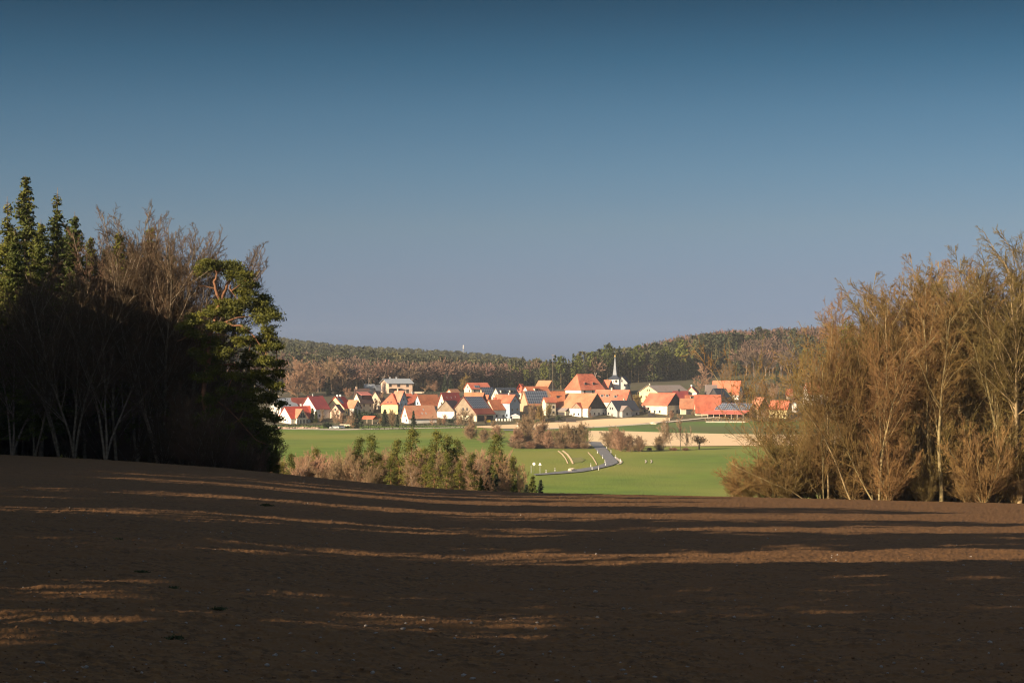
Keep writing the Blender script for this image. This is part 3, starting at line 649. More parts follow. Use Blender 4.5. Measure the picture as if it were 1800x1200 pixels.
house('h25', 'house', 2, 'L', 803, 890, 1122, 500, 440, 370, 'w_cream', 'r_orange', 'orange roofed house high at the wood edge', phi=60, solar=[(.22,.5,.05,.5)])
house('h26', 'house', 2, 'L', 592, 650, 748, 545, 487, 448, 'w_cream', 'r_light', 'low house with pale orange hipped roof below the dark trees', phi=50)
house('h27', 'house', 3, 'L', 42, 110, 180, 560, 472, 382, 'w_cream', 'r_orange', 'small house with pointed orange hipped roof', phi=45, hip=(3.5,3.5), hf=(0,0), win=(1,1))
house('h28', 'house', 3, 'L', 112, 215, 470, 575, 500, 415, 'w_white', 'r_orange', 'white gabled house with orange roof above the solar barn', phi=62, dorm=[(.4,.3,2.4)], win=(1,0))
h = house('h29', 'house', 3, 'R', 283, 430, 528, 515, 430, 343, 'w_beige', 'r_light', 'pale orange house with dark boarded right gable at the wood edge', phi=55, board=('wood',))
# ---- centre (crop 3)
house('h30', 'barn', 3, 'L', 92, 198, 488, 735, 638, 470, 'w_tan', 'r_light', 'tan barn whose roof is covered by a solar array', 'barn', phi=62, solar=[(.02,.93,.06,.97)], win=(0,1))
house('h31', 'house', 3, 'L', 475, 488, 640, 740, 610, 472, 'w_beige', 'r_orange', 'orange roofed house between the solar barn and the church', phi=75, dorm=[(.5,.35,1.8,'r_brown')], win=(0,0))
house('h32', 'house', 3, 'L', 370, 412, 532, 765, 600, 548, 'w_cream', 'r_orange', 'beige house with a small orange roof in front of the solar barn', phi=62, win=(0,1))
ch = house('church', 'church', 3, 'L', 648, 840, 1127, 570, 448, 264, 'w_white', 'r_orange', 'church with steep orange hipped nave and slender pointed spire on a white tower', 'church', phi=57, hip=(2.4,2.4), hf=(0,0), win=(0,0), ov=.5, dorm=[(.27,.25,1.0,'r_brown'),(.62,.25,1.0,'r_brown')])
for f in (.15, .5, .85): dark_opening(ch, f-.03, f+.03, 2.4, 4.9, name='window')
r0 = ch['root']
def to_local(P):
    dx, dy = P[0]-ch['loc'][0], P[1]-ch['loc'][1]; a = -ch['rot']
    return (dx*cos(a)-dy*sin(a), dx*sin(a)+dy*cos(a), P[2]-ch['loc'][2])
kk = ch['k']; TY = ch['loc'][1] + 10; k2 = F/TY
tx = (1081.5-900)/F*TY; tw = 17.2/k2/2 * 1.0; zt = lambda py: -(py-650)/F*TY
ta = radians(14)                                  # tower turned a little from the view
def tower_pts(hw, z, cx=0, cyo=0, tz=ta):
    out = []
    for a, b in ((-1,-1),(1,-1),(1,1),(-1,1)):
        v = rotv((a*hw, b*hw), -tz); out.append(to_local((tx+v[0]+cx, TY+tw+v[1]+cyo, z)))
    return out
zb_ = ch['loc'][2]-2; z_e = zt(666.0)
def frus(name, lv, mt, parent=r0):
    m = MB(); pts = []
    for hw, z in lv: pts += tower_pts(hw, z) if hw > 0 else tower_pts(.03, z)
    fc = [(3,2,1,0), tuple(4*(len(lv)-1)+i for i in range(4))]
    for j in range(len(lv)-1):
        for i in range(4): fc.append((4*j+i, 4*j+(i+1)%4, 4*j+4+(i+1)%4, 4*j+4+i))
    m.poly(pts, fc); return m.build(name, mt, parent)
frus('tower', [(tw, zb_), (tw, z_e)], M['w_white'])
frus('tower_roof', [(tw+.55, z_e-.1), (tw+.5, z_e+.15), (tw*.62, zt(661.5)), (tw*.42, zt(659))], M['r_slate'])
frus('spire', [(tw*.40, zt(659.2)), (tw*.27, zt(650)), (tw*.15, zt(638)), (.10, zt(627))], M['r_grey'])
frus('finial', [(.10, zt(627.4)), (.26, zt(626.4)), (.26, zt(625.6)), (.08, zt(624.8)), (.08, zt(622.8))], mat('gilt', (0.75,0.55,0.2), None, 1, .35))
def on_front(dx, z0, z1, w, name, mt, disc=False):
    m = MB(); pts = []
    if disc:
        n = 16
        for yy in (-tw-.10, -tw+.02):
            for i in range(n):
                v = rotv((dx + cos(2*pi*i/n)*w, yy), -ta); pts.append(to_local((tx+v[0], TY+tw+v[1], (z0+z1)/2+sin(2*pi*i/n)*w)))
        m.poly(pts, [tuple(range(n))] + [(i, (i+1)%n, n+(i+1)%n, n+i) for i in range(n)])
    else:
        for yy in (-tw-.07, -tw+.02):
            for a, z in ((-w,z0),(w,z0),(w,z1),(-w,z1)):
                v = rotv((dx+a, yy), -ta); pts.append(to_local((tx+v[0], TY+tw+v[1], z)))
        m.poly(pts, [(0,1,2,3),(0,1,5,4),(1,2,6,5),(2,3,7,6),(3,0,4,7)])
    return m.build(name, mt, r0)
on_front(1.15, z_e-2.1, z_e-.1-.1, .68, 'clock', M['darkwood_and_shade'], True)
on_front(-.15, z_e-2.0, z_e-.7, .18, 'belfry_shade', M['darkwood_and_shade'])  # slot is a dark slab, its inner shade held in the colour
house('h34', 'house', 3, 'R', 1085, 1160, 1240, 540, 450, 335, 'w_grey', 'r_orange', 'orange roofed annexe in the shade between nave and tower', phi=50, win=(0,0))
house('h35', 'house', 3, 'L', 1268, 1405, 1440, 490, 365, 290, 'w_grey', 'r_slate', 'grey gabled house with dark roof just behind the church tower', phi=22)
house('h36', 'house', 3, 'R', 985, 1385, 1468, 700, 590, 457, 'w_cream', 'r_orange', 'long orange roof with three dormers in front of the church', phi=62, dorm=[(.24,.30,1.6,'w_grey'),(.40,.30,1.6,'w_grey'),(.66,.25,1.8,'w_grey')], chim=[(.47,0,'w_cream')], win=(1,0))
h = house('h37', 'barn', 3, 'R', 540, 925, 1138, 785, 668, 500, 'w_white', 'r_light', 'biggest barn with pale orange roof and dark shaded right gable', 'barn', phi=52, W=13, board=('darkwood_and_shade',-.6), win=(1,0), hf=(1,1))  # darkness of the right gable is shade put into its facing colour
wing(h, .54, .82, 1.2, 3.6+1.0, 6.9, 'w_white', 'r_orange', gab=('wood', 4.2), win=2)
leanto(h, -.18, .40, h['W']/2-1.0, h['He']+.5, h['W']/2+3.0, 3.0, 'r_greybr', 'w_cream')
dark_opening(h, .12, .36, 0, 2.6, y=h['W']/2+2.5)
h = house('h38', 'house', 3, 'L', 1140, 1282, 1552, 782, 704, 588, 'w_grey', 'r_slate', 'house with shaded grey walls, black roof and small front extension', phi=52, chim=[(.58,0)], ov=.3)  # shade on the whitish walls is painted in as grey
wing(h, .10, .52, 2.2, 2.9, 5.3, 'w_grey', 'r_greybr', win=1)
house('h39', 'house', 4, 'L', 162, 388, 765, 640, 480, 402, 'w_yellow', 'r_greybr', 'yellow gabled house with long grey brown roof', phi=52, W=12, chim=[(.05,0)], ov=.6)
house('h40', 'house', 4, 'L', 735, 862, 885, 600, 485, 418, 'w_white', 'r_dark', 'white half-timbered gable with dark red roof edges', phi=18, chim=[(.1,0,'white')], board=('w_salmon',))
house('h41', 'house', 4, 'L', 560, 600, 765, 640, 560, 470, 'w_beige', 'r_dark', 'dark red roof behind the cream farmhouse', phi=65, win=(0,0), chim=[(.4,0,'darkwood_and_shade')])
h = house('h42', 'farmhouse', 4, 'R', 200, 505, 695, 755, 640, 497, 'w_cream', 'r_orange', 'long cream farmhouse with orange roof, dark boarded gable and brown balcony', phi=54, W=11, board=('darkwood_and_shade',))
m = MB(); xa, xb = sorted((h['fx'](.0), h['fx'](.27))); m.box(xa, xb, h['sy']*h['W']/2, h['sy']*(h['W']/2+1.3), 2.7, 3.7); m.build('balcony', M['r_brown'], h['root'])
h = house('h43', 'outbuilding', 4, 'L', 662, 672, 850, 750, 645, 560, 'w_cream', 'r_light', 'low outbuilding with orange roof and open dark bay', 'outbuilding', phi=76, win=(0,0)); dark_opening(h, .35, .95, 0, 3.0)
house('h43b', 'house', 4, 'L', 725, 735, 850, 690, 590, 520, 'w_cream', 'r_orange', 'orange roof strip behind the low outbuilding', phi=74, win=(0,0), dorm=[(.6,.3,1.6)])
h = house('h44', 'barn', 4, 'L', 835, 855, 1158, 765, 690, 516, 'w_cream', 'r_orange', 'broad orange roofed barn partly in shadow', 'barn', phi=74, win=(0,1))
h = house('h45', 'house', 4, 'R', 1040, 1370, 1425, 570, 495, 345, 'w_white', 'r_orange', 'large orange roofed house high on the right side', phi=65, chim=[])
house('h45b', 'house', 4, 'L', 970, 982, 1110, 575, 500, 395, 'w_white', 'r_greybr', 'brown roof left of the large orange roof', phi=70, win=(0,0))
house('h45c', 'barn', 4, 'L', 1003, 1135, 1275, 640, 545, 438, 'w_beige', 'r_slate', 'barn with black boarded gable and dark roof behind the orange barn', 'barn', phi=42, board=('darkwood_and_shade',-1), win=(0,0))
h = house('h46', 'cattle_shed', 4, 'R', 1075, 1500, 1605, 800, 712, 622, 'w_tan', 'r_metal', 'long open cattle shed with solar panels over a red metal roof', 'shed', phi=66, W=16, win=(0,0), solar=[(.0,1,.03,.95)], ov=.3)
H_ = h; leanto(h, -.22, 1.0, h['W']/2-.2, h['He']+.1, h['W']/2+6.5, 2.2, 'r_metal')
for i in range(8):
    m = MB(); x = H_['fx'](-.2+1.18*i/7); yy = H_['sy']*(H_['W']/2+6.1); m.box(x-.12, x+.12, yy-.12, yy+.12, -.6, 2.2); m.build('post', M['w_beige'], H_['root'])
dark_opening(h, 0, 1, .8, 2.6)
# ---- right end, seen through the branches
house('h47', 'barn', 5, 'R', 395, 500, 650, 790, 680, 546, 'w_tan', 'r_light', 'barn with pale orange roof and dark gable at the end of the cattle shed', 'barn', phi=40, board=('darkwood_and_shade',), win=(0,0))
house('h48', 'house', 5, 'R', 640, 855, 905, 805, 682, 585, 'w_yellow', 'r_orange', 'yellow house with dull orange roof behind the branches', phi=64, win=(1,1))
house('h49', 'house', 5, 'L', 1050, 1120, 1365, 640, 495, 372, 'w_white', 'r_orange', 'white house with orange roof high behind the yellow leafed tree', phi=62)
house('h50', 'house', 5, 'L', 1410, 1440, 1530, 660, 510, 350, 'w_cream', 'r_orange', 'tall orange roof seen through the right hand wood', phi=60)
house('h51', 'house', 5, 'L', 1555, 1650, 1720, 690, 600, 520, 'w_white', 'r_brown', 'small white gable with brown roof deep behind the right hand trees', phi=40)
house('h52', 'cottage', 5, 'L', 845, 858, 920, 560, 500, 443, 'w_beige', 'r_orange', 'tiny orange roofed cottage at the foot of the right hill', 'cottage', phi=66, win=(0,0))
house('h53', 'cottage', 5, 'L', 915, 972, 985, 730, 635, 605, 'w_white', 'r_grey', 'small white cube-like cottage right of the yellow house', 'cottage', phi=20)
house('h54', 'house', 1, 'L', -890, -850, -700, 815, 700, 560, 'w_white', 'r_red', 'red roofed white house glimpsed through the left hand trees', phi=58)
house('h55', 'house', 1, 'L', -330, -260, -120, 810, 720, 600, 'w_cream', 'r_brown', 'cream house behind the lone pine', phi=55)
# open carport with an orange roof
p = at(*PX(1, 1245, 862), 880); k = F/p[1]
root = empty('carport', p, radians(-30), 'small open carport with orange roof behind the dark hedge', 'carport')
m = MB(); 
for s in (-1, 1):
    q = [(-3.4, 0, 3.7), (3.4, 0, 3.7), (3.4, s*2.6, 2.2), (-3.4, s*2.6, 2.2)]; m.poly(q if s < 0 else q[::-1], [(0,1,2,3)])
solid(m.build('roof', M['r_orange'], root), .15)
for x in (-3, 3):
    for y in (-2.2, 2.2):
        m = MB(); m.box(x-.12, x+.12, y-.12, y+.12, -.5, 2.4); m.build('post', M['w_beige'], root)
m = MB(); m.prism([(-2.4, 0), (2.4, 0), (2.4, .2), (-2.4, .2)], -.1, .1); m.build('beam', M['w_beige'], root, (-3.0, 0, 2.15)).rotation_euler = (0, 0, radians(90))
#@@PART3
# ------------------------------------------------------------------ cars and road furniture
def car(loc, rz, paint, label):
    r = empty('parked_car', loc, rz, label, 'car', None)
    m = MB(); m.prism([(-2.15,.35),(2.15,.35),(2.2,.65),(2.05,.88),(1.05,.98),(.45,1.42),(-1.25,1.45),(-1.95,1.02),(-2.18,.9)], -.85, .85); m.build('body', paint, r, bevel=.06)
    m = MB(); m.prism([(-1.75,1.0),(.85,1.0),(.40,1.36),(-1.2,1.39)], -.88, .88); m.build('side_window', M['glass'], r)
    m = MB(); m.poly([(1.0,-.7,1.03),(1.0,.7,1.03),(.50,.6,1.42),(.50,-.6,1.42)], [(0,1,2,3)]); solid(m.build('windscreen', M['glass'], r), .05)
    for x in (-1.35, 1.4):
        for y in (-.8, .8):
            m = MB(); n = 14; m.poly([(x+.33*cos(2*pi*i/n), y+s*.11, .33+.33*sin(2*pi*i/n)) for s in (-1, 1) for i in range(n)], [tuple(range(n)), tuple(range(n, 2*n))] + [(i, (i+1)%n, n+(i+1)%n, n+i) for i in range(n)])
            wh = m.build('wheel', M['rubber'], r)
            m = MB(); m.poly([(x+.2*cos(2*pi*i/n), y+(.13 if y > 0 else -.13), .33+.2*sin(2*pi*i/n)) for i in range(n)], [tuple(range(n))]); solid(m.build('rim', M['metal'], wh), .03)
    for y in (-.62, .62):
        m = MB(); m.box(2.08, 2.2, y-.18, y+.18, .62, .78); m.build('headlight', M['w_white'], r, bevel=.02)
car(at(*PX(1, 812, 940), 880), radians(186), M['car_white'], 'white car parked nearest the field edge beside the path')
p = at(*PX(1, 872, 925), 880); car((p[0], p[1]+3, p[2]), radians(200), M['car_blue'], 'grey blue car parked behind the white car')
def delin(px, py, lab, grp):
    p = at(px, py, 430); r = empty('delineator_post', p, RN.uniform(-.5, .5), lab, 'road post', grp)
    m = MB(); m.prism([(-.075,-.3),(.075,-.3),(.075,1.02),(-.05,1.14),(-.075,1.10)], -.07, .07); m.build('post', M['white'], r)
    m = MB(); m.prism([(-.08,.72),(.08,.78),(.08,.97),(-.08,.91)], -.074, .074); m.build('black_band', M['darkwood_and_shade'], r)
    return r
DP = [(346,389),(400,378),(618,348),(626,369),(665,368),(708,342),(704,326),(690,298),(658,266),(714,237),(741,264),(768,297),(798,319)]
DL = ['white road post furthest left, beside the lower road', 'white road post between the triangular sign and the straw heap', 'white road post on the field side before the bend', 'white road post on the near side of the lower road', 'white road post second on the near side of the lower road', 'white road post nearest the inside of the bend', 'white road post just above the inside of the bend', 'white road post on the left of the straight road', 'white road post on the left of the road below the hedge', 'white road post furthest up the right side of the road', 'second white road post down the right side of the road', 'third white road post down the right side of the road', 'white road post on the pale shoulder outside the bend']
for (x, y), l in zip(DP, DL): delin(*z4(x, y), l, 'white posts along the road')
def sign(px, py, shape, label):
    p = at(px, py, 430); r = empty('road_sign', p, radians(-8), label, 'sign')
    m = MB(); m.tube((0,0,-.3), (0,0,2.9), .05, .05, 8); m.build('pole', M['metal'], r)
    n = 20 if shape == 'disc' else 3; R_ = .40 if shape == 'disc' else .52; m = MB()
    m.poly([(R_*cos(2*pi*i/n+pi/2), y, 2.6+R_*sin(2*pi*i/n+pi/2)) for y in (-.1, -.07) for i in range(n)], [tuple(range(n)), tuple(range(n, 2*n))] + [(i, (i+1)%n, n+(i+1)%n, n+i) for i in range(n)])
    m.build('sign_plate', M['white'], r)
sign(*z4(272, 385), 'disc', 'round white road sign on a pole at the left end of the lower road')
sign(*z4(309, 388), 'tri', 'triangular road sign on a pole right of the round sign')
p = at(*z4(255, 386), 430); r = tag(None or empty('sign_pole', p), 'bare thin grey pole left of the round sign', 'pole'); m = MB(); m.tube((0,0,-.3),(0,0,2.2),.05,.05); m.build('pole', M['metal'], r)
def rock(seed, R, m_, name='boulder', flat=.6):
    import bmesh
    bm = bmesh.new(); bmesh.ops.create_icosphere(bm, subdivisions=2, radius=R); rg = random.Random(seed)
    ph = [rg.uniform(0, 6) for _ in range(6)]
    for v in bm.verts:
        n = v.co.normalized(); f = 1 + .18*sin(3*n.x+ph[0])*cos(4*n.y+ph[1]) + .14*sin(6*n.z+ph[2]) + rg.uniform(-.07, .07)
        v.co = v.co*f; v.co.z *= flat
    me = bpy.data.meshes.new(name); bm.to_mesh(me); bm.free(); me.materials.append(m_); return me
straw = mat('pale_stone', (0.70,0.60,0.44), (0.5,0.42,0.3), 1.5, .95)
for i, (dx, s, l) in enumerate(((-5, .8, 'left'), (3, 1.0, 'middle'), (11, .7, 'right'))):
    p = at(*z4(498+dx, 376-i*4), 430); o = add('boulder', rock(i, s, straw), None, (p[0], p[1], p[2]+s*.3)); tag(o, f'pale boulder lying on the near road verge, {l} of the three', 'boulder', 'pale boulders beside the lower road')
p = at(*PX(4, 365, 868), 700); o = add('gravel_heap', rock(11, 3.2, M['gravel'], 'gravel_heap', .35), None, (p[0], p[1], p[2]+.3)); tag(o, 'pale gravel heap beside the track at the top of the green strip', 'gravel heap')
stonem = mat('retaining_stone', (0.46,0.33,0.24), (0.33,0.24,0.18), 1.5, .95)
for i in range(16):
    x = 75 + 36*i; p = at(*PX(1, x, 925+RN.uniform(-6, 6)), 880); s = RN.uniform(.8, 1.4)
    o = add('boulder', rock(30+i, s, stonem), None, (p[0], p[1], p[2]+s*.25)); o.rotation_euler = (0, 0, RN.uniform(0, 6)); tag(o, 'brown boulder in the row of stones under the clipped hedge', 'boulder', 'boulders below the clipped hedge')
def hedge(c, x0, x1, y, hpx, depth, m_, label, name='clipped_hedge', size=.45, dens=26):
    a = at(*PX(c, x0, y), 700); b = at(*PX(c, x1, y), 700); k = F/a[1]; H = hpx/ZS/k; rg = np.random.default_rng(int(x0+y))
    L = math.hypot(b[0]-a[0], b[1]-a[1]); ang = math.atan2(b[1]-a[1], b[0]-a[0]); n = int(L*H*dens)
    C = rg.random((n, 3))*np.array([L, depth, H]) + np.array([0, -depth/2, 0]); C[:, 2] += (vnoise(C[:, 0]*.35, C[:, 1]*0, 5)-.5)*H*.35
    f = rg.integers(0, 3, n); C[f == 0, 1] = -depth/2; C[f == 1, 2] = H*(1+(vnoise(C[f == 1, 0]*.35, C[f == 1, 0]*0, 5)-.5)*.35); C += rg.normal(0, .1, C.shape)
    dz = (b[2]-a[2])/L; C[:, 2] += C[:, 0]*dz
    V, Q = cards(C, size, rg); r = empty(name, a, ang, label, 'hedge'); add('foliage', mesh_np('foliage', V, Q, m_), r)
    S = [(x, 0, -.3+x*dz, x+.1, 0, H*.7+x*dz, .05, .03) for x in np.arange(.5, L, 1.2)]
    add('stems', segs_mesh('stems', S, 4, M['bark']), r); return r
hedge(1, 95, 655, 906, 34, 1.6, M['darkleaf'], 'long clipped dark hedge in front of the glass-gabled house')
hedge(1, 1105, 1800, 935, 62, 2.5, M['darkleaf'], 'dark hedge running behind the path under the carport', dens=16)
hedge(2, 60, 930, 915, 44, 2.2, M['darkleaf'], 'dark straggling hedge below the long pale orange roof', dens=14)
hedge(2, 285, 540, 505, 28, 2.5, M['darkleaf'], 'dark hedge on the slope right of the modern house')
hedge(4, 960, 1500, 842, 48, 3, M['twig_pink'], 'brown bare hedge in front of the cattle shed', name='bare_hedge', dens=12)
hedge(3, 60, 330, 868, 40, 3, M['meadow2'], 'green hedge under the solar barn garden', dens=9)
# trimmed bushes beside the cars
bx = [bushy('clipped_bush', 900+i, .8, 1.5, M['darkleaf'], 260, .28, 'bush') for i in range(1)][0]
for i, (x, w) in enumerate(((945, 'first'), (980, 'second'), (1015, 'third'), (1050, 'fourth'))):
    p = at(*PX(1, x, 920), 880); o = bx if i == 0 else copy_tree(bx, p, i*1.3); o.location = p
    o['label'] = f'clipped round dark bush beside the parked cars, {w} from the left'; o['group'] = 'clipped bushes in a row'
def slab(name, c, x0, x1, y, H, D, m_, label, cat, rz=0, z=0):
    a = at(*PX(c, x0, y), 700); b = at(*PX(c, x1, y), 700); L = math.hypot(b[0]-a[0], b[1]-a[1]); ang = math.atan2(b[1]-a[1], b[0]-a[0])
    m = MB(); n = max(1, int(L/4))
    for i in range(n):
        t = i/n; z0 = (b[2]-a[2])*t; m.box(L*t, L*(i+1)/n, -D/2, D/2, z0-1, z0+H)
    o = m.build(name, m_, None, a, bevel=.04); o.rotation_euler = (0, 0, ang); tag(o, label, cat); return o
slab('garden_wall', 4, 975, 1465, 852, .8, .5, M['gravel'], 'low white wall in front of the cattle shed', 'wall')
slab('garden_wall', 1, 935, 1075, 900, 1.0, .3, M['w_cream'], 'low pale wall behind the clipped bushes', 'wall')
slab('garden_wall', 1, 880, 1080, 878, .5, .3, M['w_beige'], 'low beige wall above the parked cars', 'wall')
slab('garden_wall', 2, 180, 320, 492, .9, .4, M['w_beige'], 'low beige wall right of the modern house', 'wall')
slab('wood_stack', 3, 655, 778, 846, 2.0, 1.6, M['darkwood_and_shade'], 'dark stack of covered wood in front of the biggest barn', 'wood stack')
slab('wood_stack', 3, 528, 600, 848, 1.1, 1.4, M['darkwood_and_shade'], 'low dark stack of wood left of the covered one', 'wood stack')
slab('retaining_wall', 4, 270, 355, 768, 1.6, .8, M['darkwood_and_shade'], 'dark low wall beside the long cream farmhouse', 'wall')
p = at(*PX(2, 1425, 822), 880); r = empty('garden_tent', p, .2, 'white garden tent right of the white walled farmhouse', 'tent')
m = MB(); m.poly([(-2,-2,2.2),(2,-2,2.2),(2,2,2.2),(-2,2,2.2),(0,0,3.2)], [(0,1,4),(1,2,4),(2,3,4),(3,0,4)]); solid(m.build('canopy', M['white'], r), .08)
m = MB(); m.box(-1.9, 1.9, -1.9, -1.8, 1.0, 2.15); m.build('side_panel', M['white'], r)
for x in (-1.85, 1.85):
    for y in (-1.85, 1.85): m = MB(); m.tube((x,y,-.4),(x,y,2.2),.05,.05,6); m.build('pole', M['metal'], r)
for i, x in enumerate((1195, 1228, 1262, 1300, 1335, 1365)):
    p = at(*PX(2, x, 826+RN.uniform(-4, 4)), 880); m = MB(); w = RN.uniform(.25, .45); m.prism([(-w,-.3),(w,-.3),(w,.9),(w*.5,1.15),(-w*.5,1.15),(-w,.9)], -.1, .1)
    o = m.build('garden_stone', M['w_white'], None, p, bevel=.03); o.rotation_euler = (0, 0, RN.uniform(-.4, .4)); tag(o, 'small white upright stone in the garden before the white walled farmhouse', 'stone', 'white stones in the farmhouse garden')
# road posts at the village edge, power pole, hill mast
p = at(*PX(3, 68, 900), 700); m = MB(); m.box(-.35, .35, -.2, .2, -.3, 2.0); o = m.build('marker_stone', M['white'], None, p, bevel=.04); tag(o, 'white marker stone on the dry strip right of the village road', 'marker stone')
p = at(*PX(2, 1098, 880), 700); r = empty('village_sign', p, 0, 'yellow village sign on two posts at the village entrance', 'sign')
m = MB(); m.box(-.9, .9, -.05, .05, 1.4, 2.4); m.build('sign_plate', mat('sign_yellow', (0.85,0.60,0.04)), r)
for x in (-.8, .8): m = MB(); m.tube((x,.08,-.3),(x,.08,2.4),.05,.05,6); m.build('post', M['metal'], r)
def pole(name, P_, H, label, cat='pole', arm=True):
    r = empty(name, P_, 0, label, cat); m = MB(); m.tube((0,0,-.5),(0,0,H),.10,.07); m.build('pole', M['wood'], r)
    if arm: m = MB(); m.box(-.9,.9,-.06,.06,H-.6,H-.45); m.build('crossarm', M['wood'], r)
pole('utility_pole', at(*PX(3, 497, 520), 900), 22, 'thin pole with crossarm in front of the wood left of the church')
pole('utility_pole', onY(476, 420), 4.2, 'pale green post at the meadow edge beside the lone pine', arm=False)
Y_ = 2150; x_ = (814.5-900)/F*Y_; r = empty('radio_mast', (x_, Y_, gz(x_, Y_)), 0, 'thin lattice radio mast on the ridge of the left hill', 'mast')
m = MB(); Hm = -(606-650)/F*Y_ - gz(x_, Y_)
for a in range(3):
    c_, s_ = cos(a*2.09)*1.1, sin(a*2.09)*1.1; m.tube((c_, s_, -1), (c_*.3, s_*.3, Hm), .28, .2, 4)
for i in range(14):
    z = Hm*i/14; f = 1-.7*i/14; g = 1-.7*(i+1)/14
    for a in range(3): m.tube((cos(a*2.09)*1.1*f, sin(a*2.09)*1.1*f, z), (cos((a+1)*2.09)*1.1*g, sin((a+1)*2.09)*1.1*g, Hm*(i+1)/14), .12, .12, 3)
m.build('lattice', M['metal'], r)
m = MB()
for z, w in ((.88, .7), (.95, .5)): m.box(-w, w, -w, w, Hm*z-.5, Hm*z+.7)
m.build('antenna', M['w_white'], r, bevel=.1)
#@@PART4
# ------------------------------------------------------------------ the near trees
_o = ['first', 'second', 'third', 'fourth', 'fifth', 'sixth', 'seventh', 'eighth', 'ninth', 'tenth', 'eleventh', 'twelfth', 'thirteenth', 'fourteenth', 'fifteenth', 'sixteenth', 'seventeenth', 'eighteenth', 'nineteenth', 'twentieth']
def ordw(i):
    if i == 19: return 'twentieth'
    if i == 29: return 'thirtieth'
    return _o[i] if i < 20 else (('twenty-' if i < 30 else 'thirty-') + (_o[(i+1) % 10 - 1] if (i+1) % 10 else 'x'))
def scale_for(py_top, px, Y, Hproto):
    g = gz((px-900)/F*Y, Y); return ((-(py_top-HOR)/F*Y) - g)/Hproto
# left wood: spruces
SPR = Kind([spruce('spruce_tree', 11+i, h, r, M['needle'], low=.12, dens=1.8, size=.22, cat='tree', top_bare=(i == 2)) for i, (h, r) in enumerate(((26, 3.9), (24, 4.0), (25, 3.0)))])
front = [(45,308,190,0),(100,330,194,2),(14,345,191,2),(132,372,188,1),(72,385,184,1),(208,402,188,1),(266,392,192,1),(26,400,186,1),(160,415,203,0),(240,440,208,0),(300,440,212,1),(120,395,212,0),(185,430,215,1)]
for i, (x, y, Y, k) in enumerate(sorted(front)):
    l = f'dark spruce in the left hand wood, {ordw(i)} spruce top from the left edge'
    if x == 45: l = 'tallest spruce of the left wood with a heavy dark cone laden top'
    if x == 100: l = 'tall spruce with a thin bare leader right of the tallest one'
    SPR.put(onY(x, Y), RN.uniform(0, 6.28), scale_for(y, x, Y, SPR.p[k].children[0].data and (26, 24, 25)[k]), l, 'spruces in the left wood', k)
for i in range(42):
    x = RN.uniform(-120, 440); Y = RN.uniform(200, 245); y = 430 + max(0, x-230)*.75 + RN.uniform(0, 110); k = RN.randrange(3)
    if x > 330: y = max(y, 640)
    SPR.put(onY(x, Y), RN.uniform(0, 6.28), scale_for(y, x, Y, (26, 24, 25)[k]), 'dark spruce standing deep inside the left hand wood', 'spruces deep in the left wood', k)
BP = dict(BARE); BP['trop'] = [.02, .03, .03, .015, .0]; BP['ang'] = [(18, 42), (22, 48), (25, 52), (25, 60)]; BP['ratio'] = [.50, .48, .5, .55]
BL = Kind([bare_tree('bare_tree', 100+i, 24, M['bark'], M['twig'], BP, stems=s, r=.24, spread=.22) for i, s in enumerate((3, 2, 3))])
fr = [(60,510,182),(105,490,182),(150,435,186),(172,405,187),(205,400,184),(238,412,186),(262,408,188),(290,415,186),(316,440,187),(338,475,188),(130,480,181),(20,510,182),(225,430,192),(350,560,189),(280,480,184),(185,480,181)]
for i, (x, y, Y) in enumerate(sorted(fr)):
    BL.put(onY(x, Y), RN.uniform(0, 6.28), scale_for(y, x, Y, 24), f'bare many-stemmed tree fronting the left wood, {ordw(i)} from the left', 'bare trees at the front of the left wood')
for i in range(20):
    x = RN.uniform(-60, 330); Y = RN.uniform(190, 225); y = RN.uniform(430, 560)
    BL.put(onY(x, Y), RN.uniform(0, 6.28), scale_for(y, x, Y, 24), 'bare tree half hidden inside the left hand wood', 'bare trees deep in the left wood')
SP = dict(BARE); SP['n'] = [7, 5, 4, 3]; SP['start'] = [.05, .1, .1]; SP['kids'] = [2, 2, 1]; SP['ang'] = [(20, 50), (25, 55), (25, 60)]; SP['rtip'] = [.03, .02, .014, .011]; SP['wob'] = [.1, .12, .15, .18]; SP['tap'] = [.8]*4; SP['ratio'] = [.5, .5, .5]; SP['trop'] = [.03]*4
SHL = Kind([bare_tree('bare_shrub', 140+i, 6.5, M['bark'], M['twig'], SP, stems=9, r=.07, spread=.6, cat='shrub', sides=(4, 3), cut=1) for i in range(3)])
for i in range(34):
    x = RN.uniform(-20, 480); Y = RN.uniform(181, 205)
    SHL.put(onY(x, Y), RN.uniform(0, 6.28), RN.uniform(.7, 1.25) * (.55 if x > 420 else 1), 'dark bare shrub in the undergrowth of the left wood', 'undergrowth shrubs of the left wood')
# small dark spruces under the lone pine
for i, (x, y, Y) in enumerate(((378,640,193),(415,650,197),(448,700,192),(355,600,198),(468,745,190),(400,720,188),(432,760,186),(340,660,190),(320,600,194),(485,780,190))):
    SPR.put(onY(x, Y), RN.uniform(0, 6.28), (scale_for(y, x, Y, 24)*1.35, )*2 + (scale_for(y, x, Y, 24),), f'low dark spruce by the lone pine, {ordw(i)} of the ten', 'low spruces under the lone pine', 1)
for i, (x, yt) in enumerate(((352,745),(378,735),(402,760),(430,770),(455,785),(340,700))):
    s_ = scale_for(yt, x, 177, 6.5); SHL.put(onY(x, 177.0), i*1.1, (s_, s_, s_), f'dark bare shrub at the foot of the lone pine, {ordw(i)} of six', 'shrubs at the foot of the lone pine')
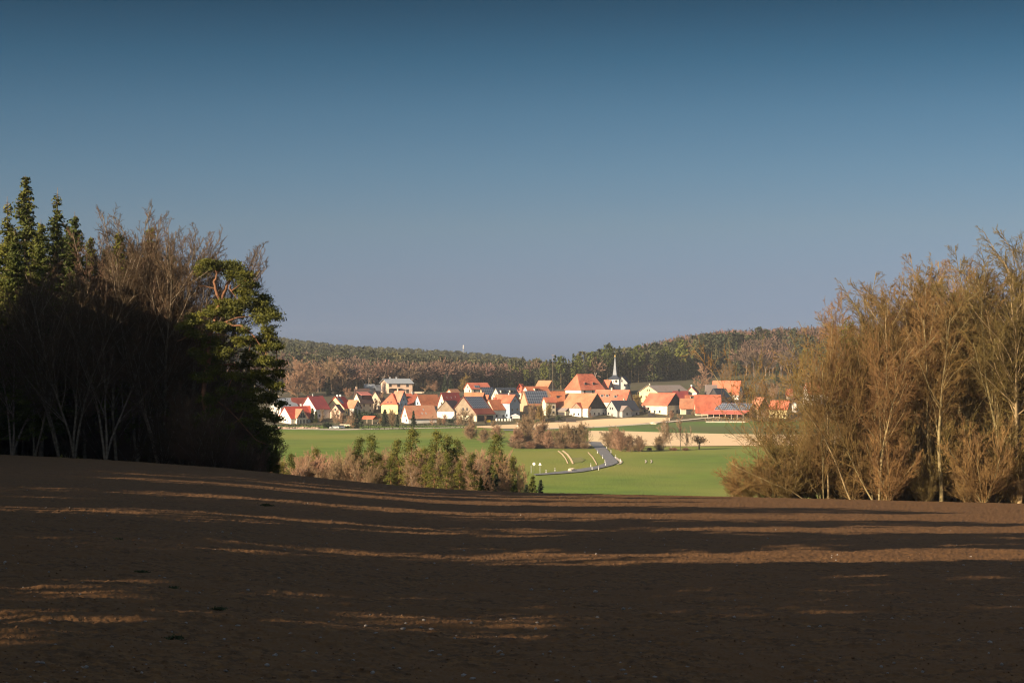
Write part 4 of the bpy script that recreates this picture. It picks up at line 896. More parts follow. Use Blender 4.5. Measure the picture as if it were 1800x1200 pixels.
# the lone pine, built after its own outline (photo pixels at 190 m)
def lone_pine():
    Y = 179.0; rg = np.random.default_rng(5); base = onY(372, Y); root = empty('scots_pine', base, 0, 'lone leaning Scots pine with orange forked limbs at the right end of the left wood', 'tree')
    def w(px, py, dy=0): return np.array([(px-900)/F*Y - base[0], dy, -(py-HOR)/F*Y - base[2]])
    S = []; C = []
    def limb(pts, r0, r1):
        P = [np.array(p) for p in pts]; n = len(P)-1
        for i in range(n):
            a, b = P[i], P[i+1]; m_ = (a+b)/2 + rg.normal(0, .10, 3); ra = r0+(r1-r0)*i/n; rb = r0+(r1-r0)*(i+1)/n
            S.append((*a, *m_, ra, (ra+rb)/2)); S.append((*m_, *b, (ra+rb)/2, rb))
        return P
    limb([w(372, 812), w(366, 760, .5), w(357, 700, .2), w(362, 650, .5), w(366, 605, .1), w(378, 560, .4), w(389, 528)], .25, .16)
    limb([w(389, 528), w(380, 508, -.3), w(377, 495, -.4), w(383, 480, -.5)], .17, .09)
    limb([w(389, 528), w(396, 508, .3), w(405, 490, .5), w(420, 478, .8)], .20, .09)
    limb([w(404, 502, .4), w(408, 512, -.6)], .1, .05)
    limb([w(377, 507, -.3), w(352, 503, -.8)], .07, .03)
    limb([w(372, 580, .2), w(398, 566, -.5), w(425, 572, -.8), w(450, 592, -1), w(470, 612, -1.2)], .10, .04)
    limb([w(398, 566, -.5), w(440, 556, 0), w(480, 560, .8)], .07, .03)
    limb([w(362, 640, .4), w(410, 640, 1), w(450, 680, 1.4), w(478, 700, 1.6)], .09, .04)
    limb([w(362, 690, .4), w(400, 720, .6), w(440, 760, -.6), w(470, 780, -.8)], .07, .03)
    limb([w(360, 600, .4), w(335, 590, -1), w(318, 600, -2)], .09, .03)
    # clumps: (x, y, half width px, half height px, count)
    CL = [(372,466,16,8,5),(395,468,18,9,6),(418,474,14,10,5),(436,492,12,12,5),(355,476,9,8,3),(428,510,14,8,4),(442,508,8,12,3),(408,482,14,8,4),
          (400,535,16,10,6),(425,532,14,10,5),(385,545,14,10,5),(445,530,12,10,4),(462,528,9,9,3),(470,545,10,9,4),(452,548,12,9,4),(484,557,9,6,3),(467,563,11,7,3),(410,550,14,8,4),(372,548,9,8,3),
          (475,578,8,6,2),(470,590,9,6,3),(440,600,12,7,3),(480,600,9,6,3),(488,610,6,5,2),(462,612,10,6,3),(432,622,12,8,3),(472,633,12,6,3),(486,640,9,6,3),(450,640,12,7,3),(484,655,9,6,3),
          (405,575,10,7,2),(425,580,8,6,2),(465,668,14,8,4),(484,680,10,7,3),(445,690,14,8,3),(472,700,12,8,4),(488,712,7,6,2),(430,715,14,9,3),(462,725,14,9,4),(484,738,7,6,2),(440,745,14,9,3),(470,757,12,9,4),(455,775,14,9,4),(480,775,7,6,2),
          (345,560,12,9,3),(330,575,12,9,3),(348,590,12,9,3),(395,620,14,10,3),(375,650,12,10,3),(410,660,12,9,3),(400,690,14,9,3),(425,785,16,10,4),(395,750,14,10,3),(345,620,10,8,2),(372,600,16,10,5),(365,630,14,10,4),(385,575,16,10,5),(358,660,14,10,4),(430,600,14,9,3),(415,640,14,9,3),(455,655,14,8,3),(435,665,12,8,3),(460,705,14,8,3),(365,700,14,10,3),(350,740,14,10,3),(380,775,14,10,3),(372,725,12,9,2)]
    for (x, y, a, b, n) in CL:
        dy0 = rg.uniform(-1.6, 1.6)
        for q in range(int(n*3.4)):
            c = w(x + rg.uniform(-a, a), y + rg.uniform(-b, b)*.8, dy0 + rg.uniform(-.8, .8)); per = 80
            C.append(c + rg.normal(size=(per, 3))*np.array([.27, .27, .13]))
        j = min(range(len(S)), key=lambda i: np.linalg.norm(np.array(S[i][3:6]) - w(x, y, dy0))); S.append((*S[j][3:6], *w(x, y+2, dy0), .045, .02))
    V, Q = cards(np.concatenate(C), .13, rg, 1.9)
    add('trunk', segs_mesh('trunk', S, 7, M['pinebark']), root); add('crown', mesh_np('crown', V, Q, M['lonepine']), root)
lone_pine()
# right wood
RP = dict(BARE); RP['ang'] = [(20, 44), (24, 50), (25, 55), (25, 60)]; RP['trop'] = [.02, .022, .022, .012, .0]; RP['start'] = [.34, .12, .1, .1]; RP['ratio'] = [.46, .5, .5, .55]; RP['wob'] = [.04, .08, .12, .15, .18]
BR = Kind([bare_tree('bare_tree', 200+i, 24, M['bark_warm'], M['twig_warm'], RP, stems=s, r=.25+.03*i, spread=.12, lean=0) for i, s in enumerate((2, 1, 2, 3))])
fr = [(1456,530,182),(1505,515,184),(1528,497,186),(1556,492,183),(1590,486,185),(1615,470,187),(1640,462,183),(1668,455,186),(1695,458,184),(1722,462,187),(1748,460,183),(1768,440,182),(1792,418,180),(1815,430,183),(1545,545,180),(1655,505,180),(1485,560,188),(1850,430,185)]
for i, (x, y, Y) in enumerate(sorted(fr)):
    y += 46 if x != 1456 else 20
    l = f'tall bare tree fronting the right wood, {ordw(i)} trunk from its left end'
    if x == 1456: l = 'slender isolated tree with a thin orange trunk at the left end of the right wood'
    sc = scale_for(y, x, Y, 24); o = BR.put(onY(x, Y), RN.uniform(0, 6.28), (sc*.55, sc*.55, sc) if x == 1456 else (sc*1.05, sc*1.05, sc), l, 'bare trees at the front of the right wood', 1 if x == 1456 else None)
for i in range(22):
    x = RN.uniform(1520, 1900); Y = RN.uniform(195, 240); y = RN.uniform(520, 600) + max(0, 1600-x)*.5
    BR.put(onY(x, Y), RN.uniform(0, 6.28), scale_for(y, x, Y, 24), 'bare tree standing further back in the right hand wood', 'bare trees deep in the right wood')
SQ = dict(SP); SQ['ang'] = [(12, 36), (18, 45), (20, 50)]; SQ['trop'] = [.05]*4
SHR = Kind([bare_tree('bare_shrub', 240+i, 6.5, M['bark_warm'], M['twig_warm'], SQ, stems=8, r=.07, spread=.42, cat='shrub', sides=(4, 3), cut=1) for i in range(3)])
for i in range(44):
    x = 1470 + 360*RN.random()**.8; Y = RN.uniform(179, 205)
    SHR.put(onY(x, Y), RN.uniform(0, 6.28), RN.uniform(.5, 1.5), 'sunlit bare shrub in the undergrowth of the right wood', 'undergrowth shrubs of the right wood')
for i in range(44):
    x = RN.uniform(1510, 1880); Y = RN.uniform(196, 232); s_ = RN.uniform(1.3, 2.1)
    SHR.put(onY(x, Y), RN.uniform(0, 6.28), (s_*.8, s_*.8, s_), 'tall bare thicket shrub filling the right wood between the trunks', 'thicket deep in the right wood')
for i, (x, y, Y) in enumerate(((1292,838,186),(1312,805,184),(1360,800,182),(1400,750,184),(1305,825,190),(1345,810,187),(1380,790,186),(1410,790,184),(1440,770,187),(1320,845,183),(1385,830,181),(1480,750,185))):
    s = scale_for(y, x, Y, 6.5); SHR.put(onY(x, Y), RN.uniform(0, 6.28), (s*1.5, s*1.5, s), f'spreading yellow brown thicket shrub left of the right wood, {ordw(i)} of the fringe', 'thicket shrubs at the left fringe of the right wood')
# young trees leaning out to the left
LP = dict(BARE); LP['n'] = [9, 6, 5, 3]; LP['kids'] = [2, 1, 1]; LP['start'] = [.12, .1, .1]; LP['ang'] = [(30, 60), (30, 60), (30, 60)]; LP['rtip'] = [.03, .02, .014, .011]; LP['ratio'] = [.55, .5, .5]; LP['wob'] = [.09, .12, .15, .18]; LP['tap'] = [.85, .8, .75, .6]; LP['fall'] = [.5, .4, .3]
for i, (x, y, Y, ln, l) in enumerate(((1392,620,186,-.42,'young yellow tinged tree leaning left into the meadow view'),(1450,690,182,-.55,'low tree leaning far left over the field brow'),(1420,775,180,-1.1,'nearly fallen sapling with long branches reaching left'),(1475,640,185,-.25,'thin young tree beside the isolated slender one'),(1335,655,192,-.10,'thin young tree standing alone before the cattle shed'),(1500,610,181,-.5,'thin tree with branches fanning left at the right wood front'),(1540,650,180,-.7,'low leaning tree fanning left under the first tall trees'))):
    t = bare_tree('young_tree', 270+i, 12, M['bark_warm'], M['twig_warm'], LP, stems=1, r=.075, lean=ln, spread=.1, label=l, sides=(6, 3), cut=1)
    t.location = onY(x, Y); s = scale_for(y, x, Y, 12); s = s*sqrt(1+ln*ln); t.scale = (s, s, s)
FT = Kind([bare_tree('young_tree', 285+i, 12, M['bark_warm'], M['twig_warm'], LP, stems=2, r=.08, spread=.16, sides=(5, 3), cut=1) for i in range(3)])
for i, (x, y, Y) in enumerate(((1352,690,186),(1378,660,190),(1405,640,187),(1428,620,184),(1448,660,181),(1470,625,186),(1490,600,190),(1512,590,184),(1395,740,182),(1536,610,182))):
    s = scale_for(y, x, Y, 12); FT.put(onY(x, Y), i*2.1, (s*.9, s*.9, s), f'thin see-through young tree at the left fringe of the right wood, {ordw(i)} of ten', 'young trees along the left fringe of the right wood')
t = bare_tree('budding_tree', 280, 12, M['bark_warm'], M['twig_yellow'], LP, stems=1, r=.12, spread=.1, label='yellow budding tree in front of the white house at the right', sides=(6, 3), cut=1)
t.location = onY(1475, 200); s = scale_for(618, 1475, 200, 12); t.scale = (s*.8, s*.8, s)
PB = pine('pine_tree', 290, 22, M['pine'], low=.62, R=1.6, clumps=14, per=40, size=.25); PB.location = onY(1492, 196); tag(PB, 'slim pine with an orange trunk inside the right wood', 'tree'); s = scale_for(560, 1492, 196, 22); PB.scale = (s, s, s)
PB2 = copy_tree(PB, onY(1512, 199), 2.0, scale_for(590, 1512, 199, 22), 'second slim pine with an orange trunk right of the first')
# ------------------------------------------------------------------ the wood in the middle distance
MP = Kind([pine('pine_tree', 300+i, 14, M['pinegold'], low=.34, R=1.75, clumps=34, per=110, size=.19) for i in range(4)])
MS = Kind([spruce('spruce_tree', 320+i, 12, 2.1, M['darkleaf'] if i else M['pine'], low=.04, dens=1.0, size=.35) for i in range(2)])
MB_ = Kind([far_bare('bare_tree', 340+i, 11, M['birch'] if i == 1 else M['bark'], M['twig_pink'], tip=.018, stems=3, r=.09, wide=1.1, low=True) for i in range(4)])
ML = Kind([far_bare('larch_tree', 350+i, 11, M['bark'], M['twig_tan'], tip=.02, r=.12, wide=.8, low=True, k=2) for i in range(2)])
L0 = 'of the middle wood below the meadow'
pines = [(637,772,285),(652,768,300),(700,775,290),(722,756,280),(738,790,300),(765,760,282),(778,768,290),(800,792,292),(812,812,275),(745,820,268),(670,800,300),(620,795,290),(560,790,300),(870,765,300),(882,790,285),(795,775,310),(500,815,262),(515,800,270),(545,812,275),(760,800,265),(905,805,285)]
pines += [(690,806,262),(782,800,258),(806,815,256),(833,800,262)]
for i, (x, y, Y) in enumerate(sorted(pines)):
    Y = Y if Y < 264 or x < 560 else 262 + (Y-262)*.5; y -= 4
    Y += 35; MP.put(onY(x, Y), RN.uniform(0, 6.28), scale_for(y, x, Y, 14), f'golden green pine {L0}, {ordw(i)} pine from the left', 'pines of the middle wood')
for i, (x, y, Y) in enumerate(sorted([(842,812,270),(858,822,268),(872,832,266),(828,830,272),(936,835,262),(950,842,264),(846,840,262),(905,842,262),(865,800,285),(925,850,258)])):
    Y += 35; MS.put(onY(x, Y), RN.uniform(0, 6.28), (scale_for(y, x, Y, 12)*1.25,)*2+(scale_for(y, x, Y, 12),), f'dark spruce {L0}, {ordw(i)} spruce from the left', 'spruces of the middle wood')
for i, (x, y, Y) in enumerate(sorted([(880,800,272),(892,815,268),(915,812,275),(925,820,280),(908,825,270)])):
    Y += 35; ML.put(onY(x, Y), RN.uniform(0, 6.28), scale_for(y, x, Y, 11), f'pale tan larch at the right end {L0}, {ordw(i)} larch', 'larches of the middle wood')
for i in range(84):
    x = RN.uniform(478, 880) if i > 8 else RN.uniform(470, 620); Y = RN.uniform(262, 300) if x < 625 or i > 66 else RN.uniform(275, 312)
    y = 794 + abs(x-640)*.05 + RN.uniform(-12, 28) + (12 if x < 520 else 0)
    Y += 35; MB_.put(onY(x, Y), RN.uniform(0, 6.28), (scale_for(y, x, Y, 11)*.9,)*2+(scale_for(y, x, Y, 11),), f'pinkish brown bare birch or alder {L0}', 'bare trees of the middle wood')
# ------------------------------------------------------------------ trees and bushes of the valley
VB = Kind([far_bare('bare_bush', 400+i, 11, M['bark'], M['twig_pink'], tip=.034, stems=5, r=.12, wide=1.35, low=True, cat='bush') for i in range(3)])
VT = Kind([far_bare('bare_tree', 410+i, 14, M['birch'], M['twig_pink'], tip=.032, stems=1 if i else 3, r=.16, wide=.9) for i in range(3)])
VO = Kind([far_bare('bare_tree', 420+i, 11, M['bark'], M['twig_yellow'], tip=.03, stems=2, r=.14, wide=1.2, low=True, k=2) for i in range(2)])
def vput(K, px, pb, pt, label, wide=1.0, ymin=430, group=None, Hp=11, k=None, dy=0):
    p = at(px, pb, ymin); s = (pb-pt)/F*p[1]/Hp; return K.put(p, RN.uniform(0, 6.28), (s*wide, s*wide, s), label, group, k)
for a in [('VB',926,785,737,'large round bare bush left of the others above the road bank',1.15),('VB',908,786,757,'low bare bush at the left end of the hedge bank',1.2),('VB',948,787,745,'bare bush behind the largest hedge bank bush',1.0),
          ('VB',966,788,758,'dark bare bush in the dip of the hedge bank',1.0),('VB',985,788,754,'thin brown bare bush in the middle of the hedge bank',1.0),('VB',1003,788,750,'brown bare bush left of the end bush of the hedge bank',1.0),('VB',1022,788,748,'bare bush at the right end of the hedge bank beside the road',1.1),
          ('VB',1072,790,756,'brown bare bush just right of the road',1.1),('VB',1092,794,757,'larger brown bare bush right of the road',1.0),('VB',1106,794,767,'round brown bare bush third right of the road',1.2),('VB',1126,794,770,'round brown bare bush fourth right of the road',1.3),('VB',1084,791,768,'low brown bush between the first two right of the road',1.3),
          ('VT',1166,792,742,'thin bare birch first of the loose group by the dry field',.9),('VT',1180,792,736,'bare birch second of the loose group by the dry field',1.0),('VT',1196,791,734,'tallest bare tree of the loose group by the dry field',1.1),('VT',1207,791,758,'small thin stem between the tall bare tree and the round dark tree',.5),('VT',1216,791,752,'thin bare tree left of the small round dark tree',.6),
          ('VB',1160,792,768,'low bare bush under the birches by the dry field',1.1),('VB',828,772,748,'broad bare tree left in the meadow behind the middle wood',1.6),('VB',872,775,750,'grey bare tree in the meadow right of the broad one',1.4),('VB',850,778,756,'low bare bush between the two meadow trees',1.4)]:
    H_p = 14 if a[0] == 'VT' else 11; vput({'VB': VB, 'VT': VT}[a[0]], a[1], a[2], a[3], a[4], a[5], Hp=H_p)
for i in range(14):
    x = 905 + i*9.4; p = at(x, 788+RN.uniform(-1, 1)); s = (788-RN.uniform(775, 781))/F*p[1]/11
    VB.put(p, RN.uniform(0, 6), (s*2.6, s*2.6, s), 'low scrubby hedge bush along the bank above the road', 'low scrub along the hedge bank')
for i in range(10):
    x = RN.uniform(1080, 1210); p = at(x, 792); s = 5/F*p[1]/11; VB.put(p, RN.uniform(0, 6), (s*3, s*3, s), 'low weedy scrub along the lower edge of the dry field', 'low scrub below the dry field')
dk = bushy('round_tree', 431, 2.6, 3.6, M['twig_pink'], 900, .42, 'tree', 'small round dark tree alone at the edge of the dry field')
p = at(1229, 790); dk.location = (p[0], p[1], p[2]+1.6); dk.children[0].scale = (1, 1, 1)
mdk = MB(); mdk.tube((0,0,-2.0),(0,0,1.6),.28,.18,8); mdk.build('lower_stem', M['bark'], dk)
# garden and street trees of the village: kind, crop, x, base y, top y, width factor, label
GC = Kind([spruce('spruce_tree', 500+i, 12, 2.6, M['darkleaf'], low=.02, dens=.8, size=.6) for i in range(2)])
GY = Kind([spruce('thuja_tree', 510, 8, 1.3, M['pine'], low=.01, dens=.9, size=.5)])
GB = Kind([far_bare('bare_tree', 520+i, 11, M['bark'], M['twig_pink'], tip=.045, stems=1+i, r=.16, wide=1.15, low=True) for i in range(3)])
GO = Kind([far_bare('budding_tree', 530, 11, M['bark'], M['twig_yellow'], tip=.05, stems=2, r=.14, wide=1.2, low=True, k=2)])
GK = Kind([bushy('evergreen_bush', 540+i, 2.6, 3.6, M['darkleaf'], 700, .6) for i in range(2)])
GV = [('GY',1,548,850,672,1.2,'tall green thuja column right of the glass-gabled house'),('GY',1,590,850,710,1.3,'shorter yellowish thuja beside the tall one'),('GB',1,640,850,690,.9,'bare tree before the white gabled house wall'),('GK',1,725,925,835,1.2,'dark bush left of the parked white car'),('GB',1,830,860,700,1.0,'bare shrub before the salmon walled house'),
 ('GB',1,900,870,740,1.1,'brown bare shrub below the cream gabled house'),('GB',1,960,880,770,1.0,'bare shrub above the clipped bushes'),('GC',1,1075,925,675,1.0,'dark conifer rising behind the right end of the car park'),('GC',1,1120,900,690,1.2,'second dark conifer left of the carport'),('GB',1,1045,930,720,.7,'thin bare tree before the dark conifers'),
 ('GK',1,1190,800,700,1.6,'dark green bush above the carport'),('GK',1,1280,800,725,1.6,'dark green bush behind the carport roof'),('GC',1,1430,900,690,1.3,'broad dark conifer before the yellow house'),('GO',1,1385,870,790,1.0,'yellowish bush right of the carport'),('GB',1,1530,900,700,.9,'bare tree before the blue shaded wall'),('GB',1,1400,700,490,.8,'big bare tree in front of the yellow half-hipped house'),('GB',1,1320,700,580,.8,'bare tree under the pink dormer'),('GB',1,1180,700,600,1.0,'bare tree below the cream house with the dormer'),
 ('GC',1,1585,900,745,.8,'narrow conifer left of the long pale orange roof'),('GC',2,185,905,705,1.0,'dark pointed conifer in front of the long pale orange roof'),('GB',2,420,890,770,1.0,'bare shrub below the long pale orange roof'),('GB',2,560,880,760,1.0,'bare tree in front of the plastered barn wall'),('GK',2,640,860,790,.9,'round dark bush between the two barns'),('GB',2,500,890,790,1.2,'bare brown shrub left of the plastered barn'),('GB',2,720,890,740,1.1,'brown bare tree before the big boarded barn'),('GB',2,800,890,715,1.2,'spreading bare tree before the big boarded barn'),('GB',2,880,890,745,1.0,'bare tree at the right corner of the big boarded barn'),('GB',2,1075,880,770,.7,'small bare tree beside the yellow village sign'),
 ('GB',1,980,540,440,1.6,'bare tree on the slope above the cream gabled house'),('GC',1,750,510,290,.8,'dark conifer at the wood edge above the white gabled house'),('GC',1,480,500,290,1.3,'dark conifer group left at the wood edge'),('GC',1,900,500,250,1.2,'dark broad conifer at the wood edge above the cream house'),('GC',1,330,530,240,.8,'tall dark conifer at the left wood edge'),
 ('GB',1,500,510,160,1.3,'tall pale birch at the left wood edge'),('GB',1,580,510,175,1.2,'second tall pale birch at the left wood edge'),('GB',1,820,500,130,1.3,'big reddish bare tree at the wood edge'),('GB',1,880,500,150,1.2,'big pinkish bare birch right of the reddish tree'),('GB',1,1330,420,130,.8,'tall pale birch left of the modern house'),('GB',1,370,540,130,1.2,'pale bare tree at the left wood edge'),
 ('GC',2,570,470,265,.9,'dark spruce pair left tree above the dark red roof'),('GC',2,640,470,280,.8,'dark spruce pair right tree above the dark red roof'),('GO',2,800,470,280,1.2,'golden tree left of the high orange roof'),('GB',2,440,470,340,1.6,'bare thicket tree right of the modern house'),('GB',2,330,470,330,1.4,'bare tree behind the modern house corner'),('GO',2,1280,420,290,.9,'golden tree behind the black roofed house'),
 ('GB',2,1640,830,640,1.1,'bare tree before the tan solar barn'),('GO',3,360,840,640,1.1,'olive bare tree before the beige small house'),('GB',3,260,830,670,1.0,'bare tree in the garden of the tan solar barn'),('GO',3,440,800,620,.9,'twiggy olive tree left of the biggest barn'),('GK',3,565,840,750,.7,'dark small bush before the biggest barn lean-to'),('GB',3,965,800,665,.9,'bare round tree at the white wall of the biggest barn'),('GB',3,1215,800,745,.8,'low bush before the house with shaded grey walls'),
 ('GO',3,1510,700,520,1.0,'yellowish bare tree between church and yellow house'),('GO',4,130,600,510,1.2,'yellow brown shrub left of the yellow gabled house'),('GB',4,850,740,560,.8,'dark bare tree casting shade on the orange barn'),('GB',4,925,760,650,.9,'bare shrub before the orange barn'),('GB',4,820,760,690,1.2,'bare shrub before the open dark bay'),('GB',4,560,800,700,1.2,'bare shrub before the tan gable base'),
 ('GB',4,900,480,150,1.2,'tall grey forked tree in front of the right wood'),('GB',4,1230,340,150,1.3,'bare bush on the green slope below the right wood'),('GO',4,1290,600,470,1.4,'olive bush right of the black gabled barn'),('GB',4,1240,610,520,1.4,'bare bush before the dark roofed barn'),('GB',4,1380,620,480,1.4,'bare bush right of the high orange house'),('GK',4,1440,540,420,1.0,'dark bush beside the white gable end'),
 ('GB',5,700,560,380,1.2,'bare tree above the dull orange roof'),('GB',5,560,540,330,1.2,'bare tree behind the pale orange barn'),('GC',5,740,420,120,.8,'tall pine at the foot of the right hill'),('GB',5,880,700,500,1.3,'bare tree beside the small white cottage'),('GO',5,1100,820,640,1.4,'yellow bush right of the yellow house'),('GO',5,1250,820,620,1.6,'orange brown bush in front of the right hand white house'),
 ('GB',2,1160,905,830,1.3,'low shrub on the grass below the farmhouse'),('GB',3,160,860,760,1.4,'brown shrub heap in front of the solar barn garden')]
KK = dict(GY=(GY, 8), GC=(GC, 12), GB=(GB, 11), GO=(GO, 11), GK=(GK, 3.6))
for kd, c, x, yb, yt, w, l in GV:
    K, Hp = KK[kd]; px, pb = PX(c, x, yb); _, pt = PX(c, x, yt); vput(K, px, pb, pt, l, w, 880, Hp=Hp)
for K in (SPR, BL, SHL, BR, SHR, MP, MS, MB_, ML, VB, VT, VO, GC, GY, GB, GO, GK): K.done()
# ------------------------------------------------------------------ woods on the hills
M['hillspruce'] = mat('hill_spruce_needle', (0.075,0.085,0.022), (0.045,0.055,0.02), 0.5, .85, objrand=.6)
def tmpl_conifer(seed, pine_=False, n=210):
    rg = np.random.default_rng(seed); lo = .45 if pine_ else .08
    f = lo + (1-lo)*rg.random(n)**(.8 if pine_ else 1.3)
    R_ = (np.sqrt(np.clip(1-((f-.72)/.30)**2, .05, 1))*.16 if pine_ else (1-f)**.8*.17+.01)
    a = rg.uniform(0, 2*pi, n); r = R_*rg.uniform(.45, 1.1, n)
    C = np.stack([np.cos(a)*r, np.sin(a)*r, f + rg.normal(0, .015, n)], -1)
    V, Q = cards(C, .066 if pine_ else .056, rg, 1.3, .1)
    tv, tq = tubes(np.array([[0, 0, -.05]]), np.array([[0, 0, .9]]), np.array([.012]), np.array([.003]), 4)
    return V, Q, tv, tq
def tmpl_dec(seed, n=260):
    rg = np.random.default_rng(seed); d = rg.normal(size=(n, 3)); d[:, 2] = np.abs(d[:, 2])*.9 - .15; d /= np.linalg.norm(d, axis=1, keepdims=True)
    lob = 1 + .25*np.sin(d[:, :1]*5 + seed)*np.cos(d[:, 1:2]*4)
    st = np.array([0, 0, .50]) + d*rg.uniform(.12, .34, (n, 1))*lob*np.array([.75, .75, 1.05]); dd = d*.9 + np.array([0, 0, .25]) + rg.normal(0, .45, (n, 3)); dd /= np.linalg.norm(dd, axis=1, keepdims=True)
    ln = rg.uniform(.05, .15, (n, 1)); en = st + dd*ln; side = np.cross(dd, rg.normal(size=(n, 3))); side /= np.linalg.norm(side, axis=1, keepdims=True)
    V = np.stack([st - side*.006, st + side*.006, en + side*.013, en - side*.013], 1).reshape(-1, 3)
    Q = np.arange(n*4).reshape(-1, 4)
    A = [[0, 0, -.05], [0, 0, .25], [0, 0, .3]]; B_ = [[0, 0, .35], [.10, .05, .7], [-.10, -.04, .72]]; R_ = [.014, .007, .007]; r_ = [.008, .002, .002]
    for k in range(7):
        a = rg.uniform(0, 6.28); A.append([0, 0, rg.uniform(.3, .5)]); B_.append([cos(a)*.2, sin(a)*.2, rg.uniform(.55, .85)]); R_.append(.005); r_.append(.002)
    tv, tq = tubes(np.array(A, float), np.array(B_, float), np.array(R_), np.array(r_), 3)
    return V, Q, tv, tq
TC = [tmpl_conifer(600+i) for i in range(3)]; TP = [tmpl_conifer(610+i, True) for i in range(4)]; TD = [tmpl_dec(620+i) for i in range(4)]
def wood(name, pts, label, cat='wood'):
    """pts: list of (x, y, h, kind, tint); one object of crowns and stems"""
    Vs, Qs, mi, tn = [], [], [], []; nv = 0; rg = np.random.default_rng(1)
    for x, y, h, kd, tint in pts:
        T = {'c': TC, 'p': TP, 'd': TD}[kd]; T = T[rg.integers(len(T))]; a = rg.uniform(0, 6.28); z = gz_fast(x, y); ca, sa = cos(a), sin(a)
        for j, (v, q) in enumerate(((T[0], T[1]), (T[2], T[3]))):
            w = v*h*np.array([1.15, 1.15, 1]) if kd != 'd' else v*h*np.array([1.3, 1.3, 1]); P = np.stack([w[:, 0]*ca - w[:, 1]*sa + x, w[:, 0]*sa + w[:, 1]*ca + y, w[:, 2] + z], -1)
            Vs.append(P); Qs.append(q+nv); nv += len(v); tn.append(np.full(len(v), tint)); mi.append(np.full(len(q), (0 if kd != 'd' else 1) if j == 0 else 2))
    me = mesh_np(name, np.concatenate(Vs), np.concatenate(Qs), M['hillpine'], np.concatenate(tn))
    me.materials.append(M['hilldec']); me.materials.append(M['bark_warm']); me.polygons.foreach_set('material_index', np.concatenate(mi).astype(np.int32))
    o = add(name, me); o['kind'] = 'stuff'; o['label'] = label; o['category'] = cat; return o
_gc = {}
def gz_fast(x, y): return gz(x, y)
def species(u, y, p_con, seed):
    v = vnoise(np.array([u*F/42+7]), np.array([y/55.+3]), seed)[0]*.65 + RN.random()*.35
    return ('p' if RN.random() < .45 else 'c') if v < p_con else 'd'
right = []; left = []; single = []
def foot_right(px): return np.interp(px, [860, 960, 1060, 1150, 1240, 1300, 1500, 1900, 2300], [1200, 1150, 1165, 1185, 1215, 1225, 1190, 1170, 1100])
def foot_left(px): return np.interp(px, [-300, 480, 700, 860, 1000], [1120, 1130, 1120, 1150, 1200])
Y = 1130.0
while Y < 1640:
    px = 870.0
    while px < 2150:
        x = (px-900)/F*Y + RN.uniform(-2, 2); y = Y + RN.uniform(-3, 3)
        if y > foot_right(px) and (px > 960 or y < 1450) and not (1225 < px < 1290 and y < 1240):
            deep = y - foot_right(px); kd = species(px/F, y, .70 if px < 1300 else .56, 3)
            if deep > (130 if px < 1100 else 80) and px > 1030: kd = 'd' if RN.random() < .88 else kd
            h = (RN.uniform(13, 22) if kd != 'd' else RN.uniform(10, 18)) * (.62 if px < 965 else (.8 if px < 1010 else 1)) * (1.18 if kd == 'd' and deep > 130 else (.85 if deep > 130 else 1))
            if deep < 9 and px < 1720 and len(single) < 130: single.append((x, y, h, kd))
            elif deep < 70 or y > 1300 or RN.random() < .6: right.append((x, y, h, kd, RN.random()))
        px += RN.uniform(4.5, 7.0)/Y*F
    Y += 6.5 if Y < 1300 else 9.0
Y = 1125.0
while Y < 2330:
    px = -250.0
    while px < 985:
        x = (px-900)/F*Y + RN.uniform(-2, 2); y = Y + RN.uniform(-3, 3)
        if y > foot_left(px):
            kd = species(px/F, y, .32 + .50*min(1, max(0, (y-1180)/400)), 9); h = RN.uniform(16, 21) if kd != 'd' else RN.uniform(14, 19)
            if y - foot_left(px) < 7 and 480 < px < 960 and len(single) < 230: single.append((x, y, h, kd))
            else: left.append((x, y, h, kd, RN.random()))
        px += RN.uniform(5.5, 8.5)/Y*F*(1.0 if Y < 1300 else 1.5)
    Y += 8 if Y < 1300 else (22 if Y < 2050 else 14)
wood('right_hill_wood', right, 'mixed pine and bare beech wood covering the right hill')
wood('left_hill_wood', left, 'mixed dark conifer and reddish bare wood covering the left hill')
pr = {}
for kd, T, mt in (('p', TP, M['pine']), ('c', TC, M['hillspruce']), ('d', TD, M['twig_hill'])):
    pr[kd] = []
    for t in T[:3]:
        pr[kd].append((mesh_np('crown', t[0]*1.15, t[1], mt), mesh_np('trunk', t[2], t[3], M['birch'] if kd == 'd' else M['bark_warm'])))
nmk = dict(p=('pine_tree', 'pine at the lower edge of the hill woods behind the village'), c=('spruce_tree', 'spruce at the lower edge of the hill woods behind the village'), d=('bare_tree', 'bare tree at the lower edge of the hill woods behind the village'))
for x, y, h, kd in single:
    r = empty(nmk[kd][0], (x, y, gz(x, y)), RN.uniform(0, 6.28), nmk[kd][1], 'tree', {'p': 'pines at the foot of the hills', 'c': 'spruces at the foot of the hills', 'd': 'bare trees at the foot of the hills'}[kd]); r.scale = (h, h, h)
    cme, tme = RN.choice(pr[kd]); add('crown', cme, r); add('trunk', tme, r)
